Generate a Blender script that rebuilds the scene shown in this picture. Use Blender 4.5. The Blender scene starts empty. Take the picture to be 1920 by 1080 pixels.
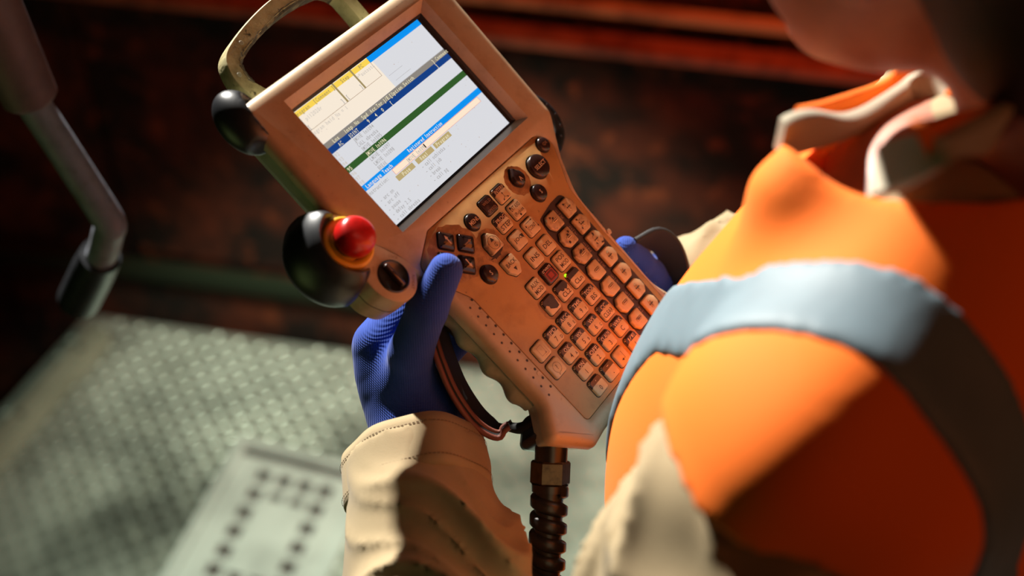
import bpy, bmesh, math, random
import numpy as np
from mathutils import Vector, Matrix
random.seed(7)
sc = bpy.context.scene
C = sc.collection
R2 = math.sqrt(.5)

# ------------------------------------------------------------------ camera
EYE = Vector((0, 0, 1.95))
cam_d = bpy.data.cameras.new('camera'); cam = bpy.data.objects.new('camera', cam_d); C.objects.link(cam)
cam.location = EYE; cam.rotation_euler = (math.radians(45), 0, 0)
cam_d.lens = 50; cam_d.sensor_width = 36; cam_d.clip_start = .02; cam_d.clip_end = 50
cam_d.dof.use_dof = True; cam_d.dof.focus_distance = .97; cam_d.dof.aperture_fstop = 2.8
sc.camera = cam
sc.view_settings.view_transform = 'Standard'; sc.view_settings.look = 'None'
sc.view_settings.gamma = 1; sc.view_settings.exposure = 0; sc.view_settings.use_curve_mapping = False

# ------------------------------------------------------------------ world
w = bpy.data.worlds.new('world'); sc.world = w; w.use_nodes = True
w.node_tree.nodes['Background'].inputs[0].default_value = (.35, .42, .30, 1)
w.node_tree.nodes['Background'].inputs[1].default_value = .025

# ------------------------------------------------------------------ lights
def lamp(name, kind, loc, aim, col, power, **kw):
    d = bpy.data.lights.new(name, kind); o = bpy.data.objects.new(name, d); C.objects.link(o)
    d.color = col; d.energy = power; o.location = loc
    o.rotation_euler = (Vector(aim) - Vector(loc)).to_track_quat('-Z', 'Y').to_euler()
    for k, v in kw.items(): setattr(d, k, v)
    return o
# white work lamp ahead and to the left, above the machine
lamp('white_work_lamp', 'SPOT', (-1.07, 2.60, 2.56), (.05, .60, 1.28), (1, .96, .88), 1120, spot_size=math.radians(44), spot_blend=.3, shadow_soft_size=.04)
# added warm fill from behind the worker, stands in for ambient light
lamp('warm_fill_light', 'AREA', (1.7, -.7, 2.3), (.3, .6, 1.2), (1, .25, .07), 5, size=.6)
# added spot that brightens the floor plate, set low to miss the pendant
lamp('floor_fill_spot', 'SPOT', (.05, 1.16, 1.25), (-.10, 1.42, 0), (.86, 1, .80), 170, spot_size=math.radians(68), spot_blend=.5, shadow_soft_size=.06)
# dim green fill light added low on the left
lamp('green_fill_light', 'AREA', (-.9, .2, .9), (-.05, .75, 1.2), (.62, .85, .25), .55, size=.5)
# red beacon on the wall side
lamp('red_beacon_light', 'SPOT', (1.1, 1.0, 1.7), (.25, 1.75, .62), (1, .10, .03), 90, spot_size=math.radians(60), spot_blend=.8, shadow_soft_size=.08)

# ------------------------------------------------------------------ materials
def s2l(c):
    return tuple(((x / 12.92) if x <= .04045 else ((x + .055) / 1.055) ** 2.4) for x in c)
def rgb(r, g, b): return s2l((r / 255, g / 255, b / 255))
MATS = {}
def mat(name, col, rough=.5, metal=0, noise=None, bump=None, emit=None, spec=.5, sheen=0, coat=0):
    """noise=(scale, colour2, lo, hi, detail)   bump=(scale, strength, distance)"""
    m = bpy.data.materials.new(name); m.use_nodes = True; nt = m.node_tree; b = nt.nodes['Principled BSDF']
    b.inputs['Base Color'].default_value = (*col, 1); b.inputs['Roughness'].default_value = rough
    b.inputs['Metallic'].default_value = metal; b.inputs['Specular IOR Level'].default_value = spec
    b.inputs['Sheen Weight'].default_value = sheen; b.inputs['Coat Weight'].default_value = coat
    tc = nt.nodes.new('ShaderNodeTexCoord')
    if noise:
        layers = noise if isinstance(noise, list) else [noise]
        prev = None
        for (s, c2, lo, hi, det) in layers:
            n = nt.nodes.new('ShaderNodeTexNoise'); n.inputs['Scale'].default_value = s; n.inputs['Detail'].default_value = det
            n.inputs['Roughness'].default_value = .62
            nt.links.new(tc.outputs['Object'], n.inputs['Vector'])
            mr = nt.nodes.new('ShaderNodeMapRange'); mr.inputs[1].default_value = lo; mr.inputs[2].default_value = hi
            nt.links.new(n.outputs['Fac'], mr.inputs[0])
            mx = nt.nodes.new('ShaderNodeMix'); mx.data_type = 'RGBA'
            nt.links.new(mr.outputs[0], mx.inputs[0])
            if prev is None: mx.inputs[6].default_value = (*col, 1)
            else: nt.links.new(prev, mx.inputs[6])
            mx.inputs[7].default_value = (*c2, 1); prev = mx.outputs[2]
        nt.links.new(prev, b.inputs['Base Color'])
    if bump:
        n = nt.nodes.new('ShaderNodeTexNoise'); n.inputs['Scale'].default_value = bump[0]; n.inputs['Detail'].default_value = 4
        nt.links.new(tc.outputs['Object'], n.inputs['Vector'])
        bp = nt.nodes.new('ShaderNodeBump'); bp.inputs['Strength'].default_value = bump[1]; bp.inputs['Distance'].default_value = bump[2]
        nt.links.new(n.outputs['Fac'], bp.inputs['Height']); nt.links.new(bp.outputs['Normal'], b.inputs['Normal'])
    if emit:
        b.inputs['Emission Color'].default_value = (*emit[0], 1); b.inputs['Emission Strength'].default_value = emit[1]
    MATS[name] = m; return m
mat('cream_plastic', (.46, .335, .215), .38, noise=[(38, (.32, .22, .13), .5, .8, 5), (240, (.20, .15, .10), .66, .80, 3)], bump=(900, .12, .0002))
mat('cream_side', (.50, .47, .33), .42, noise=[(60, (.26, .23, .13), .5, .8, 5)], bump=(700, .15, .0002))
mat('grip_grey', (.33, .33, .24), .5, noise=(50, (.20, .20, .13), .45, .75, 4))
mat('membrane', (.42, .225, .08), .42, noise=[(45, (.29, .135, .045), .48, .80, 5), (300, (.16, .09, .05), .70, .82, 2)], bump=(1200, .08, .0002))
mat('key_cream', (.54, .375, .20), .36, noise=[(160, (.42, .28, .17), .52, .80, 4)], bump=(900, .1, .0002))
mat('key_worn', (.46, .30, .15), .4, noise=[(260, (.26, .13, .07), .50, .70, 3)], bump=(900, .15, .0002))
mat('key_dark', (.035, .014, .011), .26, noise=(260, (.12, .06, .045), .55, .8, 3))
mat('key_band', (.050, .020, .015), .34, noise=(260, (.025, .010, .008), .45, .8, 3))
mat('strip_dark', (.055, .026, .020), .5, noise=(110, (.035, .016, .012), .4, .8, 4))
mat('ink_dark', (.035, .018, .014), .5)
mat('ink_light', (.62, .44, .30), .5)
mat('ink_faded', (.26, .15, .09), .5)
mat('joint_dark', (.02, .012, .01), .6)
mat('black_rubber', (.012, .013, .016), .38, noise=(70, (.03, .032, .035), .5, .8, 4), spec=.6)
mat('black_plastic', (.015, .013, .012), .3, spec=.6)
mat('knob_dark', (.028, .012, .010), .25, spec=.5)
mat('stop_red', (.48, .008, .006), .3, coat=.1, noise=(120, (.26, .006, .005), .5, .8, 3))
mat('stop_yellow', (.72, .38, .02), .4)
mat('handle_plastic', (.46, .40, .22), .42, noise=[(45, (.20, .16, .07), .45, .7, 6), (150, (.035, .03, .02), .60, .70, 4)], bump=(260, .5, .001))
mat('worn_edge', (.045, .035, .022), .7, noise=(120, (.24, .18, .09), .5, .7, 4), bump=(200, 1, .002))
mat('bezel_black', (.022, .018, .020), .3)
mat('strap_black', (.014, .013, .013), .7, bump=(1500, .4, .0005))
mat('strap_edge_lit', (.19, .055, .035), .55, bump=(1500, .4, .0005))  # red light on the strap edges is put into this colour
mat('brass_dark', (.10, .075, .045), .32, metal=.75, noise=(150, (.04, .03, .02), .45, .8, 4))
mat('conduit_black', (.018, .017, .015), .33, noise=(120, (.05, .045, .03), .55, .8, 3))
mat('led_green', (.3, .9, .02), .4, emit=((.42, 1.0, .01), 1.3))
def knit(name, col, dots=None):
    m = mat(name, col, .8, sheen=.1, spec=.12); nt = m.node_tree; b = nt.nodes['Principled BSDF']
    tc = nt.nodes.new('ShaderNodeTexCoord')
    wv = nt.nodes.new('ShaderNodeTexWave'); wv.inputs['Scale'].default_value = 260; wv.inputs['Distortion'].default_value = .6; wv.bands_direction = 'Z'
    wx = nt.nodes.new('ShaderNodeTexWave'); wx.inputs['Scale'].default_value = 200; wx.bands_direction = 'X'
    nt.links.new(tc.outputs['Object'], wv.inputs['Vector']); nt.links.new(tc.outputs['Object'], wx.inputs['Vector'])
    ad = nt.nodes.new('ShaderNodeMath'); nt.links.new(wv.outputs['Fac'], ad.inputs[0]); nt.links.new(wx.outputs['Fac'], ad.inputs[1])
    bp = nt.nodes.new('ShaderNodeBump'); bp.inputs['Strength'].default_value = .35; bp.inputs['Distance'].default_value = .0006
    nt.links.new(ad.outputs[0], bp.inputs['Height']); nt.links.new(bp.outputs['Normal'], b.inputs['Normal'])
    return m
knit('glove_knit', (.024, .058, .30))
knit('glove_coating', (.012, .10, .42))
mat('glove_cuff', (.022, .055, .36), .85, sheen=.1)
mat('khaki_cloth', (.34, .26, .15), .85, sheen=.1, spec=.15, noise=(18, (.27, .20, .11), .4, .8, 4), bump=(1400, .25, .0006))
mat('khaki_pale', (.50, .44, .33), .88, sheen=.1, spec=.15, noise=(14, (.42, .37, .27), .4, .8, 4), bump=(900, .25, .0008))
mat('khaki_stitch', (.22, .15, .085), .9)
mat('vest_orange', (.98, .185, .016), .75, sheen=.05, spec=.15, bump=(500, .2, .0008))
mat('reflective_band', (.14, .20, .235), .6, noise=[(30, (.115, .165, .195), .4, .8, 3)], bump=(900, .2, .0005))
mat('band_trim', (.95, .30, .22), .7)
mat('skin', (.46, .19, .12), .5, noise=(60, (.36, .13, .08), .4, .8, 4), bump=(500, .2, .0005))
mat('hair_dark', (.035, .022, .015), .6, bump=(300, .8, .002))
mat('trouser_dark', (.05, .06, .08), .85)
mat('boot_black', (.02, .018, .016), .5)
mat('eye_white', (.7, .68, .64), .2)
mat('wall_rust', (.006, .003, .002), .8, spec=.15, noise=[(7, (.060, .011, .004), .42, .66, 8), (30, (.15, .03, .008), .56, .74, 6), (60, (.008, .005, .004), .55, .8, 4)], bump=(40, .6, .003))
mat('ledge_rust', (.20, .075, .035), .5, noise=[(20, (.06, .02, .012), .45, .7, 6)], bump=(80, .4, .001))
mat('ledge_pale', (.34, .25, .12), .5, noise=[(12, (.08, .04, .02), .5, .75, 6)])
mat('dark_steel', (.012, .012, .010), .6, bump=(60, .4, .002))
mat('trim_dark', (.008, .012, .006), .9, spec=.1)
mat('tread_plate', (.27, .29, .25), .42, metal=.5, noise=[(2.6, (.055, .06, .05), .42, .62, 6), (14, (.16, .17, .14), .5, .75, 6)], bump=(220, .3, .0008))  # broad dark noise: floor stains, and shadow bands put into the colour
mat('cover_steel', (.40, .42, .39), .42, metal=.4, noise=[(9, (.24, .25, .23), .45, .75, 5)], bump=(200, .3, .0008))
mat('rail_steel', (.20, .21, .16), .5, metal=.3, noise=[(8, (.10, .11, .08), .45, .75, 5)])
mat('pipe_paint', (.20, .21, .25), .5, noise=[(50, (.13, .13, .14), .45, .75, 5), (200, (.03, .03, .03), .66, .72, 3)], bump=(160, .4, .001))
mat('pipe_sleeve', (.15, .09, .09), .55, noise=[(30, (.08, .05, .05), .45, .75, 4)])

# ------------------------------------------------------------------ object helpers
def link(o, parent=None):
    C.objects.link(o)
    if parent is not None: o.parent = parent
    return o
def mesh_obj(name, verts, faces, m=None, parent=None, smooth=None, mats=None, fm=None):
    me = bpy.data.meshes.new(name); me.from_pydata([tuple(v) for v in verts], [], [tuple(f) for f in faces])
    for x in (mats or ([m] if m else [])): me.materials.append(MATS[x])
    if fm is not None: me.polygons.foreach_set('material_index', fm)
    me.validate(); me.update()
    if smooth == 'all': me.polygons.foreach_set('use_smooth', [True] * len(me.polygons))
    elif smooth: 
        me.polygons.foreach_set('use_smooth', [True] * len(me.polygons)); me.set_sharp_from_angle(angle=math.radians(smooth))
    return link(bpy.data.objects.new(name, me), parent)
def bm_obj(name, bm, m, parent=None, smooth=None):
    bmesh.ops.recalc_face_normals(bm, faces=bm.faces)
    me = bpy.data.meshes.new(name); bm.to_mesh(me); bm.free()
    for x in ([m] if isinstance(m, str) else m): me.materials.append(MATS[x])
    if smooth:
        me.polygons.foreach_set('use_smooth', [True] * len(me.polygons)); me.set_sharp_from_angle(angle=math.radians(smooth))
    return link(bpy.data.objects.new(name, me), parent)
def tag(o, label=None, cat=None, group=None, kind=None):
    if label: o['label'] = label
    if cat: o['category'] = cat
    if group: o['group'] = group
    if kind: o['kind'] = kind
    return o
def fillet(pts, seg=5):
    """pts: (x, y, r) closed polygon, returns rounded outline"""
    out = []; n = len(pts)
    for i in range(n):
        p0 = Vector(pts[i - 1][:2]); p = Vector(pts[i][:2]); p1 = Vector(pts[(i + 1) % n][:2]); r = pts[i][2]
        a = (p0 - p); b = (p1 - p); la, lb = a.length, b.length; a.normalize(); b.normalize()
        ang = a.angle(b)
        if r <= 0 or ang > math.pi - .02: out.append((p.x, p.y)); continue
        d = min(r / math.tan(ang / 2), la * .49, lb * .49); rr = d * math.tan(ang / 2)
        c = p + (a + b).normalized() * (rr / math.sin(ang / 2)); s = p + a * d; e = p + b * d
        v0 = s - c; v1 = e - c; t = v0.angle_signed(v1)
        for k in range(seg + 1):
            th = -t * k / seg
            out.append((c.x + v0.x * math.cos(th) - v0.y * math.sin(th), c.y + v0.x * math.sin(th) + v0.y * math.cos(th)))
    return out
def offset(poly, d):
    """positive d moves inwards for a CCW outline"""
    n = len(poly); area = sum(poly[i - 1][0] * poly[i][1] - poly[i][0] * poly[i - 1][1] for i in range(n)); s = 1 if area > 0 else -1
    out = []
    for i in range(n):
        p0, p, p1 = Vector(poly[i - 1]), Vector(poly[i]), Vector(poly[(i + 1) % n])
        e0 = (p - p0); e1 = (p1 - p)
        if e0.length < 1e-9 or e1.length < 1e-9: out.append(poly[i]); continue
        e0.normalize(); e1.normalize()
        n0 = Vector((-e0.y, e0.x)) * s; n1 = Vector((-e1.y, e1.x)) * s; m = (n0 + n1)
        if m.length < 1e-6: m = n0
        m.normalize(); k = max(.4, m.dot(n0)); q = p + m * d / k; out.append((q.x, q.y))
    return out
S = .001     # the pendant is laid out in millimetres
def loft(rings, cap0=True, cap1=True, scale=S):
    """rings: list of lists of (x, y, z) with equal length, closed"""
    n = len(rings[0]); V = [tuple(c * scale for c in p) for r in rings for p in r]; F = []
    for i in range(len(rings) - 1):
        for k in range(n):
            k2 = (k + 1) % n; F.append((i * n + k, i * n + k2, (i + 1) * n + k2, (i + 1) * n + k))
    if cap0: F.append(tuple(range(n))[::-1])
    if cap1: F.append(tuple((len(rings) - 1) * n + k for k in range(n)))
    return V, F
def zring(poly, z): return [(x, y, z) for x, y in poly]
def solid(name, poly, levels, m, parent, smooth=35):
    """levels: (inward offset, z) from bottom to top"""
    V, F = loft([zring(offset(poly, d), z) for d, z in levels])
    o = mesh_obj(name, V, F, m, parent)
    bm = bmesh.new(); bm.from_mesh(o.data); bmesh.ops.recalc_face_normals(bm, faces=bm.faces); bm.to_mesh(o.data); bm.free()
    if smooth:
        o.data.polygons.foreach_set('use_smooth', [True] * len(o.data.polygons)); o.data.set_sharp_from_angle(angle=math.radians(smooth))
    return o
def circle(cx, cy, r, n=32, ry=None, rot=0):
    ry = ry or r; ca, sa = math.cos(rot), math.sin(rot)
    return [(cx + r * math.cos(t) * ca - ry * math.sin(t) * sa, cy + r * math.cos(t) * sa + ry * math.sin(t) * ca) for t in [2 * math.pi * k / n for k in range(n)]]
def frames(P):
    P = [Vector(p) for p in P]; T = []
    for i in range(len(P)):
        T.append((P[min(i + 1, len(P) - 1)] - P[max(i - 1, 0)]).normalized())
    up = Vector((0, 0, 1)) if abs(T[0].z) < .9 else Vector((1, 0, 0))
    N = [(up - T[0] * up.dot(T[0])).normalized()]
    for i in range(1, len(P)):
        v = N[-1] - T[i] * N[-1].dot(T[i]); N.append(v.normalized())
    return P, T, N
def tube(P, r, n=16, scale=S, cap=True):
    P, T, N = frames(P); rings = []
    for i, p in enumerate(P):
        b = T[i].cross(N[i]); ri = r[i] if isinstance(r, (list, tuple)) else r
        rings.append([tuple(p + (N[i] * math.cos(a) + b * math.sin(a)) * ri) for a in [2 * math.pi * k / n for k in range(n)]])
    return loft(rings, cap, cap, scale)
def spline(P, sub=8):
    P = [Vector(p) for p in P]; out = []
    for i in range(len(P) - 1):
        p0, p1, p2, p3 = P[max(i - 1, 0)], P[i], P[i + 1], P[min(i + 2, len(P) - 1)]
        for k in range(sub):
            t = k / sub
            out.append(.5 * ((2 * p1) + (p2 - p0) * t + (2 * p0 - 5 * p1 + 4 * p2 - p3) * t * t + (3 * p1 - p0 - 3 * p2 + p3) * t ** 3))
    out.append(P[-1]); return out
def apply_bool(o, cutters, op='DIFFERENCE'):
    for c in cutters:
        md = o.modifiers.new('b', 'BOOLEAN'); md.operation = op; md.object = c; md.solver = 'EXACT'
        dg = bpy.context.evaluated_depsgraph_get(); dg.update()
        me = bpy.data.meshes.new_from_object(o.evaluated_get(dg)); o.modifiers.clear(); old = o.data; o.data = me
        bpy.data.meshes.remove(old)
    for c in cutters: bpy.data.objects.remove(c)
def smooth_angle(o, a):
    o.data.polygons.foreach_set('use_smooth', [True] * len(o.data.polygons)); o.data.set_sharp_from_angle(angle=math.radians(a))

# text: flat lettering built from the built-in font
_tc = {}
def glyphs(s):
    if s not in _tc:
        cu = bpy.data.curves.new('t', 'FONT'); cu.body = s; cu.size = 1; cu.resolution_u = 2; cu.offset = .010
        o = bpy.data.objects.new('t', cu); C.objects.link(o); bpy.context.view_layer.update()
        me = bpy.data.meshes.new_from_object(o.evaluated_get(bpy.context.evaluated_depsgraph_get()))
        vs = [tuple(v.co)[:2] for v in me.vertices]; fs = [tuple(p.vertices) for p in me.polygons]
        bpy.data.objects.remove(o); bpy.data.meshes.remove(me); bpy.data.curves.remove(cu); _tc[s] = (vs, fs)
    return _tc[s]
def text_geo(s, cx, cy, z, h, w=None, rot=0):
    """centred at cx, cy, cap height h, total width w (mm)"""
    vs, fs = glyphs(s)
    if not vs: return [], []
    x0 = min(v[0] for v in vs); x1 = max(v[0] for v in vs); y0 = min(v[1] for v in vs); y1 = max(v[1] for v in vs)
    sy = h / .73 if (y1 - y0) < .1 or s.islower() else h / (y1 - y0)
    sx = (w / (x1 - x0)) if w else sy * .86
    ca, sa = math.cos(rot), math.sin(rot); V = []
    for x, y in vs:
        X = (x - (x0 + x1) / 2) * sx; Y = (y - (y0 + y1) / 2) * sy
        V.append(((cx + X * ca - Y * sa) * S, (cy + X * sa + Y * ca) * S, z * S))
    return V, fs
def join(geos):
    V, F, M = [], [], []
    for g in geos:
        b = len(V); V += list(g[0]); F += [tuple(i + b for i in f) for f in g[1]]; M += [g[2] if len(g) > 2 else 0] * len(g[1])
    return V, F, M
def rect(x0, y0, x1, y1, z): return [(x0 * S, y0 * S, z * S), (x1 * S, y0 * S, z * S), (x1 * S, y1 * S, z * S), (x0 * S, y1 * S, z * S)], [(0, 1, 2, 3)]
def poly(pts, z): return [(x * S, y * S, z * S) for x, y in pts], [tuple(range(len(pts)))]
def line(x0, y0, x1, y1, t, z):
    d = Vector((x1 - x0, y1 - y0)).normalized(); n = Vector((-d.y, d.x)) * t / 2
    return poly([(x0 - n.x, y0 - n.y), (x1 - n.x, y1 - n.y), (x1 + n.x, y1 + n.y), (x0 + n.x, y0 + n.y)], z)

# ------------------------------------------------------------------ signed distance modelling
def sd_grid(lo, hi, h):
    ax = [np.arange(lo[i], hi[i] + h, h, dtype=np.float32) for i in range(3)]
    return np.stack(np.meshgrid(*ax, indexing='ij'), -1)
def cone(P, a, b, ra, rb):
    a = np.array(a, np.float32); b = np.array(b, np.float32); d = b - a
    t = np.clip(((P - a) @ d) / float(d @ d), 0, 1)
    return np.linalg.norm(P - a - t[..., None] * d, axis=-1) - (ra + (rb - ra) * t)
def ell(P, c, r, Rm=None):
    q = P - np.array(c, np.float32)
    if Rm is not None: q = q @ Rm
    r = np.array(r, np.float32); k = np.linalg.norm(q / r, axis=-1); k2 = np.linalg.norm(q / (r * r), axis=-1) + 1e-6
    return k * (k - 1) / k2
def smin(a, b, k):
    h = np.clip(.5 + .5 * (b - a) / k, 0, 1); return b + (a - b) * h - k * h * (1 - h)
def smax(a, b, k): return -smin(-a, -b, k)
def nets(F, lo, h):
    F = F.astype(np.float32); s = F < 0; nx, ny, nz = F.shape
    acc = np.zeros((nx - 1, ny - 1, nz - 1, 3), np.float32); cnt = np.zeros((nx - 1, ny - 1, nz - 1), np.float32)
    cs = [(i, j, k) for i in (0, 1) for j in (0, 1) for k in (0, 1)]
    def sub(A, c): return A[c[0]:nx - 1 + c[0], c[1]:ny - 1 + c[1], c[2]:nz - 1 + c[2]]
    for a in cs:
        for ax in range(3):
            if a[ax]: continue
            b = list(a); b[ax] = 1
            fa, fb = sub(F, a), sub(F, b); m = (fa < 0) != (fb < 0)
            t = np.where(m, fa / np.where(m, fa - fb, 1), 0)
            for d in range(3):
                acc[..., d] += np.where(m, a[d] + (t if d == ax else 0), 0)
            cnt += m
    act = cnt > 0; idx = -np.ones(act.shape, np.int64); idx[act] = np.arange(act.sum())
    cell = np.argwhere(act); V = (cell + acc[act] / cnt[act][:, None]) * h + np.array(lo)
    faces = []
    for ax in range(3):
        o1, o2 = [(1, 2), (2, 0), (0, 1)][ax]
        sl0 = [slice(None)] * 3; sl1 = [slice(None)] * 3
        sl0[ax] = slice(0, -1); sl1[ax] = slice(1, None)
        A = s[tuple(sl0)]; B = s[tuple(sl1)]; e = np.argwhere(A != B)
        ok = (e[:, o1] > 0) & (e[:, o2] > 0) & (e[:, o1] < act.shape[o1]) & (e[:, o2] < act.shape[o2]); e = e[ok]
        inv = ~A[tuple(e.T)]
        q = []
        for d1, d2 in ((0, 0), (1, 0), (1, 1), (0, 1)):
            c = e.copy(); c[:, o1] -= 1 - d1; c[:, o2] -= 1 - d2; q.append(idx[tuple(c.T)])
        q = np.stack(q, 1); q[inv] = q[inv][:, ::-1]; faces.append(q)
    return V, np.concatenate(faces)
def sd_obj(name, fn, lo, hi, h, m, parent=None, relax=1):
    P = sd_grid(lo, hi, h); V, F = nets(fn(P), lo, h)
    me = bpy.data.meshes.new(name); me.from_pydata(V.tolist(), [], F.tolist()); me.materials.append(MATS[m])
    me.polygons.foreach_set('use_smooth', [True] * len(me.polygons))
    if relax:
        bm = bmesh.new(); bm.from_mesh(me)
        for _ in range(relax): bmesh.ops.smooth_vert(bm, verts=bm.verts, factor=.5, use_axis_x=True, use_axis_y=True, use_axis_z=True)
        bm.to_mesh(me); bm.free()
    me.update(); return link(bpy.data.objects.new(name, me), parent)
def at(px, py, d):
    """point at optical depth d (m) along the line of sight of a pixel of the 1920x1080 frame"""
    x = (px - 960) / 2667 * d; y = (py - 540) / 2667 * d
    return np.array((x, (d - y) * R2, 1.95 - (y + d) * R2))

# ------------------------------------------------------------------ setting: floor, machine wall
fa = Vector((-.807, 1.878, 0)); fb = Vector((1.6, 1.427, 0))            # far edge of the tread plate
fl = Vector((-1.35, .67, 0))
def slab(name, pts, z0, z1, m, parent=None):
    V = [(p[0], p[1], z0) for p in pts] + [(p[0], p[1], z1) for p in pts]; n = len(pts)
    F = [tuple(range(n))[::-1], tuple(range(n, 2 * n))] + [(i, (i + 1) % n, n + (i + 1) % n, n + i) for i in range(n)]
    return mesh_obj(name, V, F, m, parent)
floor = tag(slab('floor', [fl, (-1.7, -.9), (1.9, -.9), (1.9, 1.37), fb, fa], -.012, 0, 'tread_plate'), kind='structure')
tag(slab('floor_lower', [(-4, -2), (3, -2), (3, 4), (-4, 4)], -.60, -.55, 'dark_steel'), kind='structure')
# raised tread studs, alternating diagonals
V, F = [], []
ang = math.radians(-17); ex = Vector((math.cos(ang), math.sin(ang), 0)); ey = Vector((-ex.y, ex.x, 0))
def inside(p):
    a = (fa - fl); q = p - fl
    if a.x * q.y - a.y * q.x > -.012: return False
    a = (fb - fa); q = p - fa
    return a.x * q.y - a.y * q.x < -.012
GC = Vector((-.405, 1.36, 0))     # centre of the perforated cover
k = 0
for i in range(-60, 62):
    for j in range(-46, 40):
        p = Vector((-.3, 1.25, 0)) + ex * i * .0215 + ey * j * .0215
        if not inside(p) or p.y < .95 or p.x > .75: continue
        l = p - GC
        if abs(l.dot(ex)) < .128 and abs(l.dot(ey)) < .184: continue
        dd = (ex + ey).normalized() if (i + j) % 2 else (ex - ey).normalized(); nn = Vector((-dd.y, dd.x, 0)); b = len(V)
        for (a, c, z) in ((-.0105, 0, 0), (-.004, -.0032, 0), (.004, -.0032, 0), (.0105, 0, 0), (.004, .0032, 0), (-.004, .0032, 0), (-.006, 0, .0022), (.006, 0, .0022)):
            q = p + dd * a + nn * c; V.append((q.x, q.y, z + .0001))
        F += [(b, b + 1, b + 6), (b + 1, b + 2, b + 7, b + 6), (b + 2, b + 3, b + 7), (b + 3, b + 4, b + 7), (b + 4, b + 5, b + 6, b + 7), (b + 5, b, b + 6)]
tag(mesh_obj('tread_stud', V, F, 'tread_plate', floor), kind='stuff')
# raised steel strip along the left edge
st = bpy.data.objects.new('edge_strip', None); link(st); st.location = (-.80, 1.72, 0)
tag(st, 'raised steel edge strip along the left side of the tread plate floor', 'edge strip')
p0 = Vector((-.745, 1.80, 0)); p1 = Vector((-1.16, .88, 0)); d = (p1 - p0).normalized(); n_ = Vector((-d.y, d.x, 0))
if n_.x > 0: n_ = -n_
slab('bar', [p0 - st.location, p1 - st.location, p1 + n_ * .035 - st.location, p0 + n_ * .035 - st.location], 0.0005, .042, 'rail_steel', st)
for k in range(6):
    q = p0 + d * (.06 + .17 * k) + n_ * .0175 - st.location
    V, F = loft([zring(circle(q.x * 1000, q.y * 1000, 6, 6), 42), zring(circle(q.x * 1000, q.y * 1000, 6, 6), 46)]); mesh_obj('bolt', V, F, 'dark_steel', st)
# perforated cover set in the floor: plate with square holes, built as real openings
cv = bpy.data.objects.new('perforated_cover', None); link(cv); cv.location = GC; cv.rotation_euler = (0, 0, ang)
tag(cv, 'worn steel cover plate with square holes set in the tread plate floor', 'floor cover')
xs = [-.118]; nxh, nyh, pit, hs = 4, 7, .0375, .0125
cxs = [(-1.5 + i) * pit for i in range(nxh)]; cys = [(-3 + j) * .0395 for j in range(nyh)]
holes = {(i, j) for i in range(nxh) for j in range(nyh) if i in (0, nxh - 1) or j in (0, 1, nyh - 1, nyh - 2)}
bx = [-.112] + [v for c in cxs for v in (c - hs, c + hs)] + [.112]; by = [-.168] + [v for c in cys for v in (c - hs, c + hs)] + [.152]
V, F = [], []; vid = {}
def gv(i, j, z):
    if (i, j, z) not in vid: vid[(i, j, z)] = len(V); V.append((bx[i], by[j], (.006, -.010)[z]))
    return vid[(i, j, z)]
for i in range(len(bx) - 1):
    for j in range(len(by) - 1):
        hole = i % 2 == 1 and j % 2 == 1 and (i // 2, j // 2) in holes
        if hole:
            q = [(i, j), (i + 1, j), (i + 1, j + 1), (i, j + 1)]
            for a in range(4): F.append((gv(*q[a], 0), gv(*q[(a + 1) % 4], 0), gv(*q[(a + 1) % 4], 1), gv(*q[a], 1)))
        else: F.append((gv(i, j, 0), gv(i + 1, j, 0), gv(i + 1, j + 1, 0), gv(i, j + 1, 0)))
mesh_obj('plate', V, F, 'cover_steel', cv)
slab('recess', [(-.114, -.170), (.114, -.170), (.114, .170), (-.114, .170)], .0004, .0012, 'joint_dark', cv)
for s in (-1, 1):
    slab('rim', [(s * .114, -.182), (s * .128, -.182), (s * .128, .182), (s * .114, .182)], .0005, .012, 'cover_steel', cv)
    slab('rim', [(-.114, s * .169), (.114, s * .169), (.114, s * .182), (-.114, s * .182)], .0005, .012, 'cover_steel', cv)
slab('centre_pad', [(-.034, -.075), (.034, -.075), (.034, .075), (-.034, .075)], .006, .008, 'cover_steel', cv)
# machine side wall beyond the floor
wd = (fb - fa).normalized(); wn = Vector((-wd.y, wd.x, 0))                # wn points away from the camera
if wn.y < 0: wn = -wn
wa = fa - wd * 1.3; wb = fa + wd * 2.9
def wallbox(name, o0, o1, z0, z1, m, parent=None):
    return slab(name, [wa + wn * o0, wb + wn * o0, wb + wn * o1, wa + wn * o1], z0, z1, m, parent)
wall = tag(wallbox('wall_back', .012, .10, -.55, .92, 'wall_rust'), kind='structure')
for k, (u0, u1) in enumerate(((.35, .83), (.845, 1.42), (1.435, 2.1), (2.115, 2.8), (2.815, 4.0))):
    slab('steel_panel', [wa + wd * u0 + wn * .002, wa + wd * u1 + wn * .002, wa + wd * u1 + wn * .012, wa + wd * u0 + wn * .012], .19, .725, 'wall_rust', wall)
tag(wallbox('trim_1', -.030, .012, .745, .758, 'ledge_rust'), kind='structure')
tag(wallbox('trim_2', -.010, .012, .800, .812, 'ledge_pale'), kind='structure')
tag(wallbox('trim_3', -.016, .012, .135, .160, 'trim_dark'), kind='structure')
tag(slab('wall_left', [(-2.9, -1), (-2.8, -1), (-2.8, 4), (-2.9, 4)], -.55, 2.5, 'dark_steel'), kind='structure')

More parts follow.
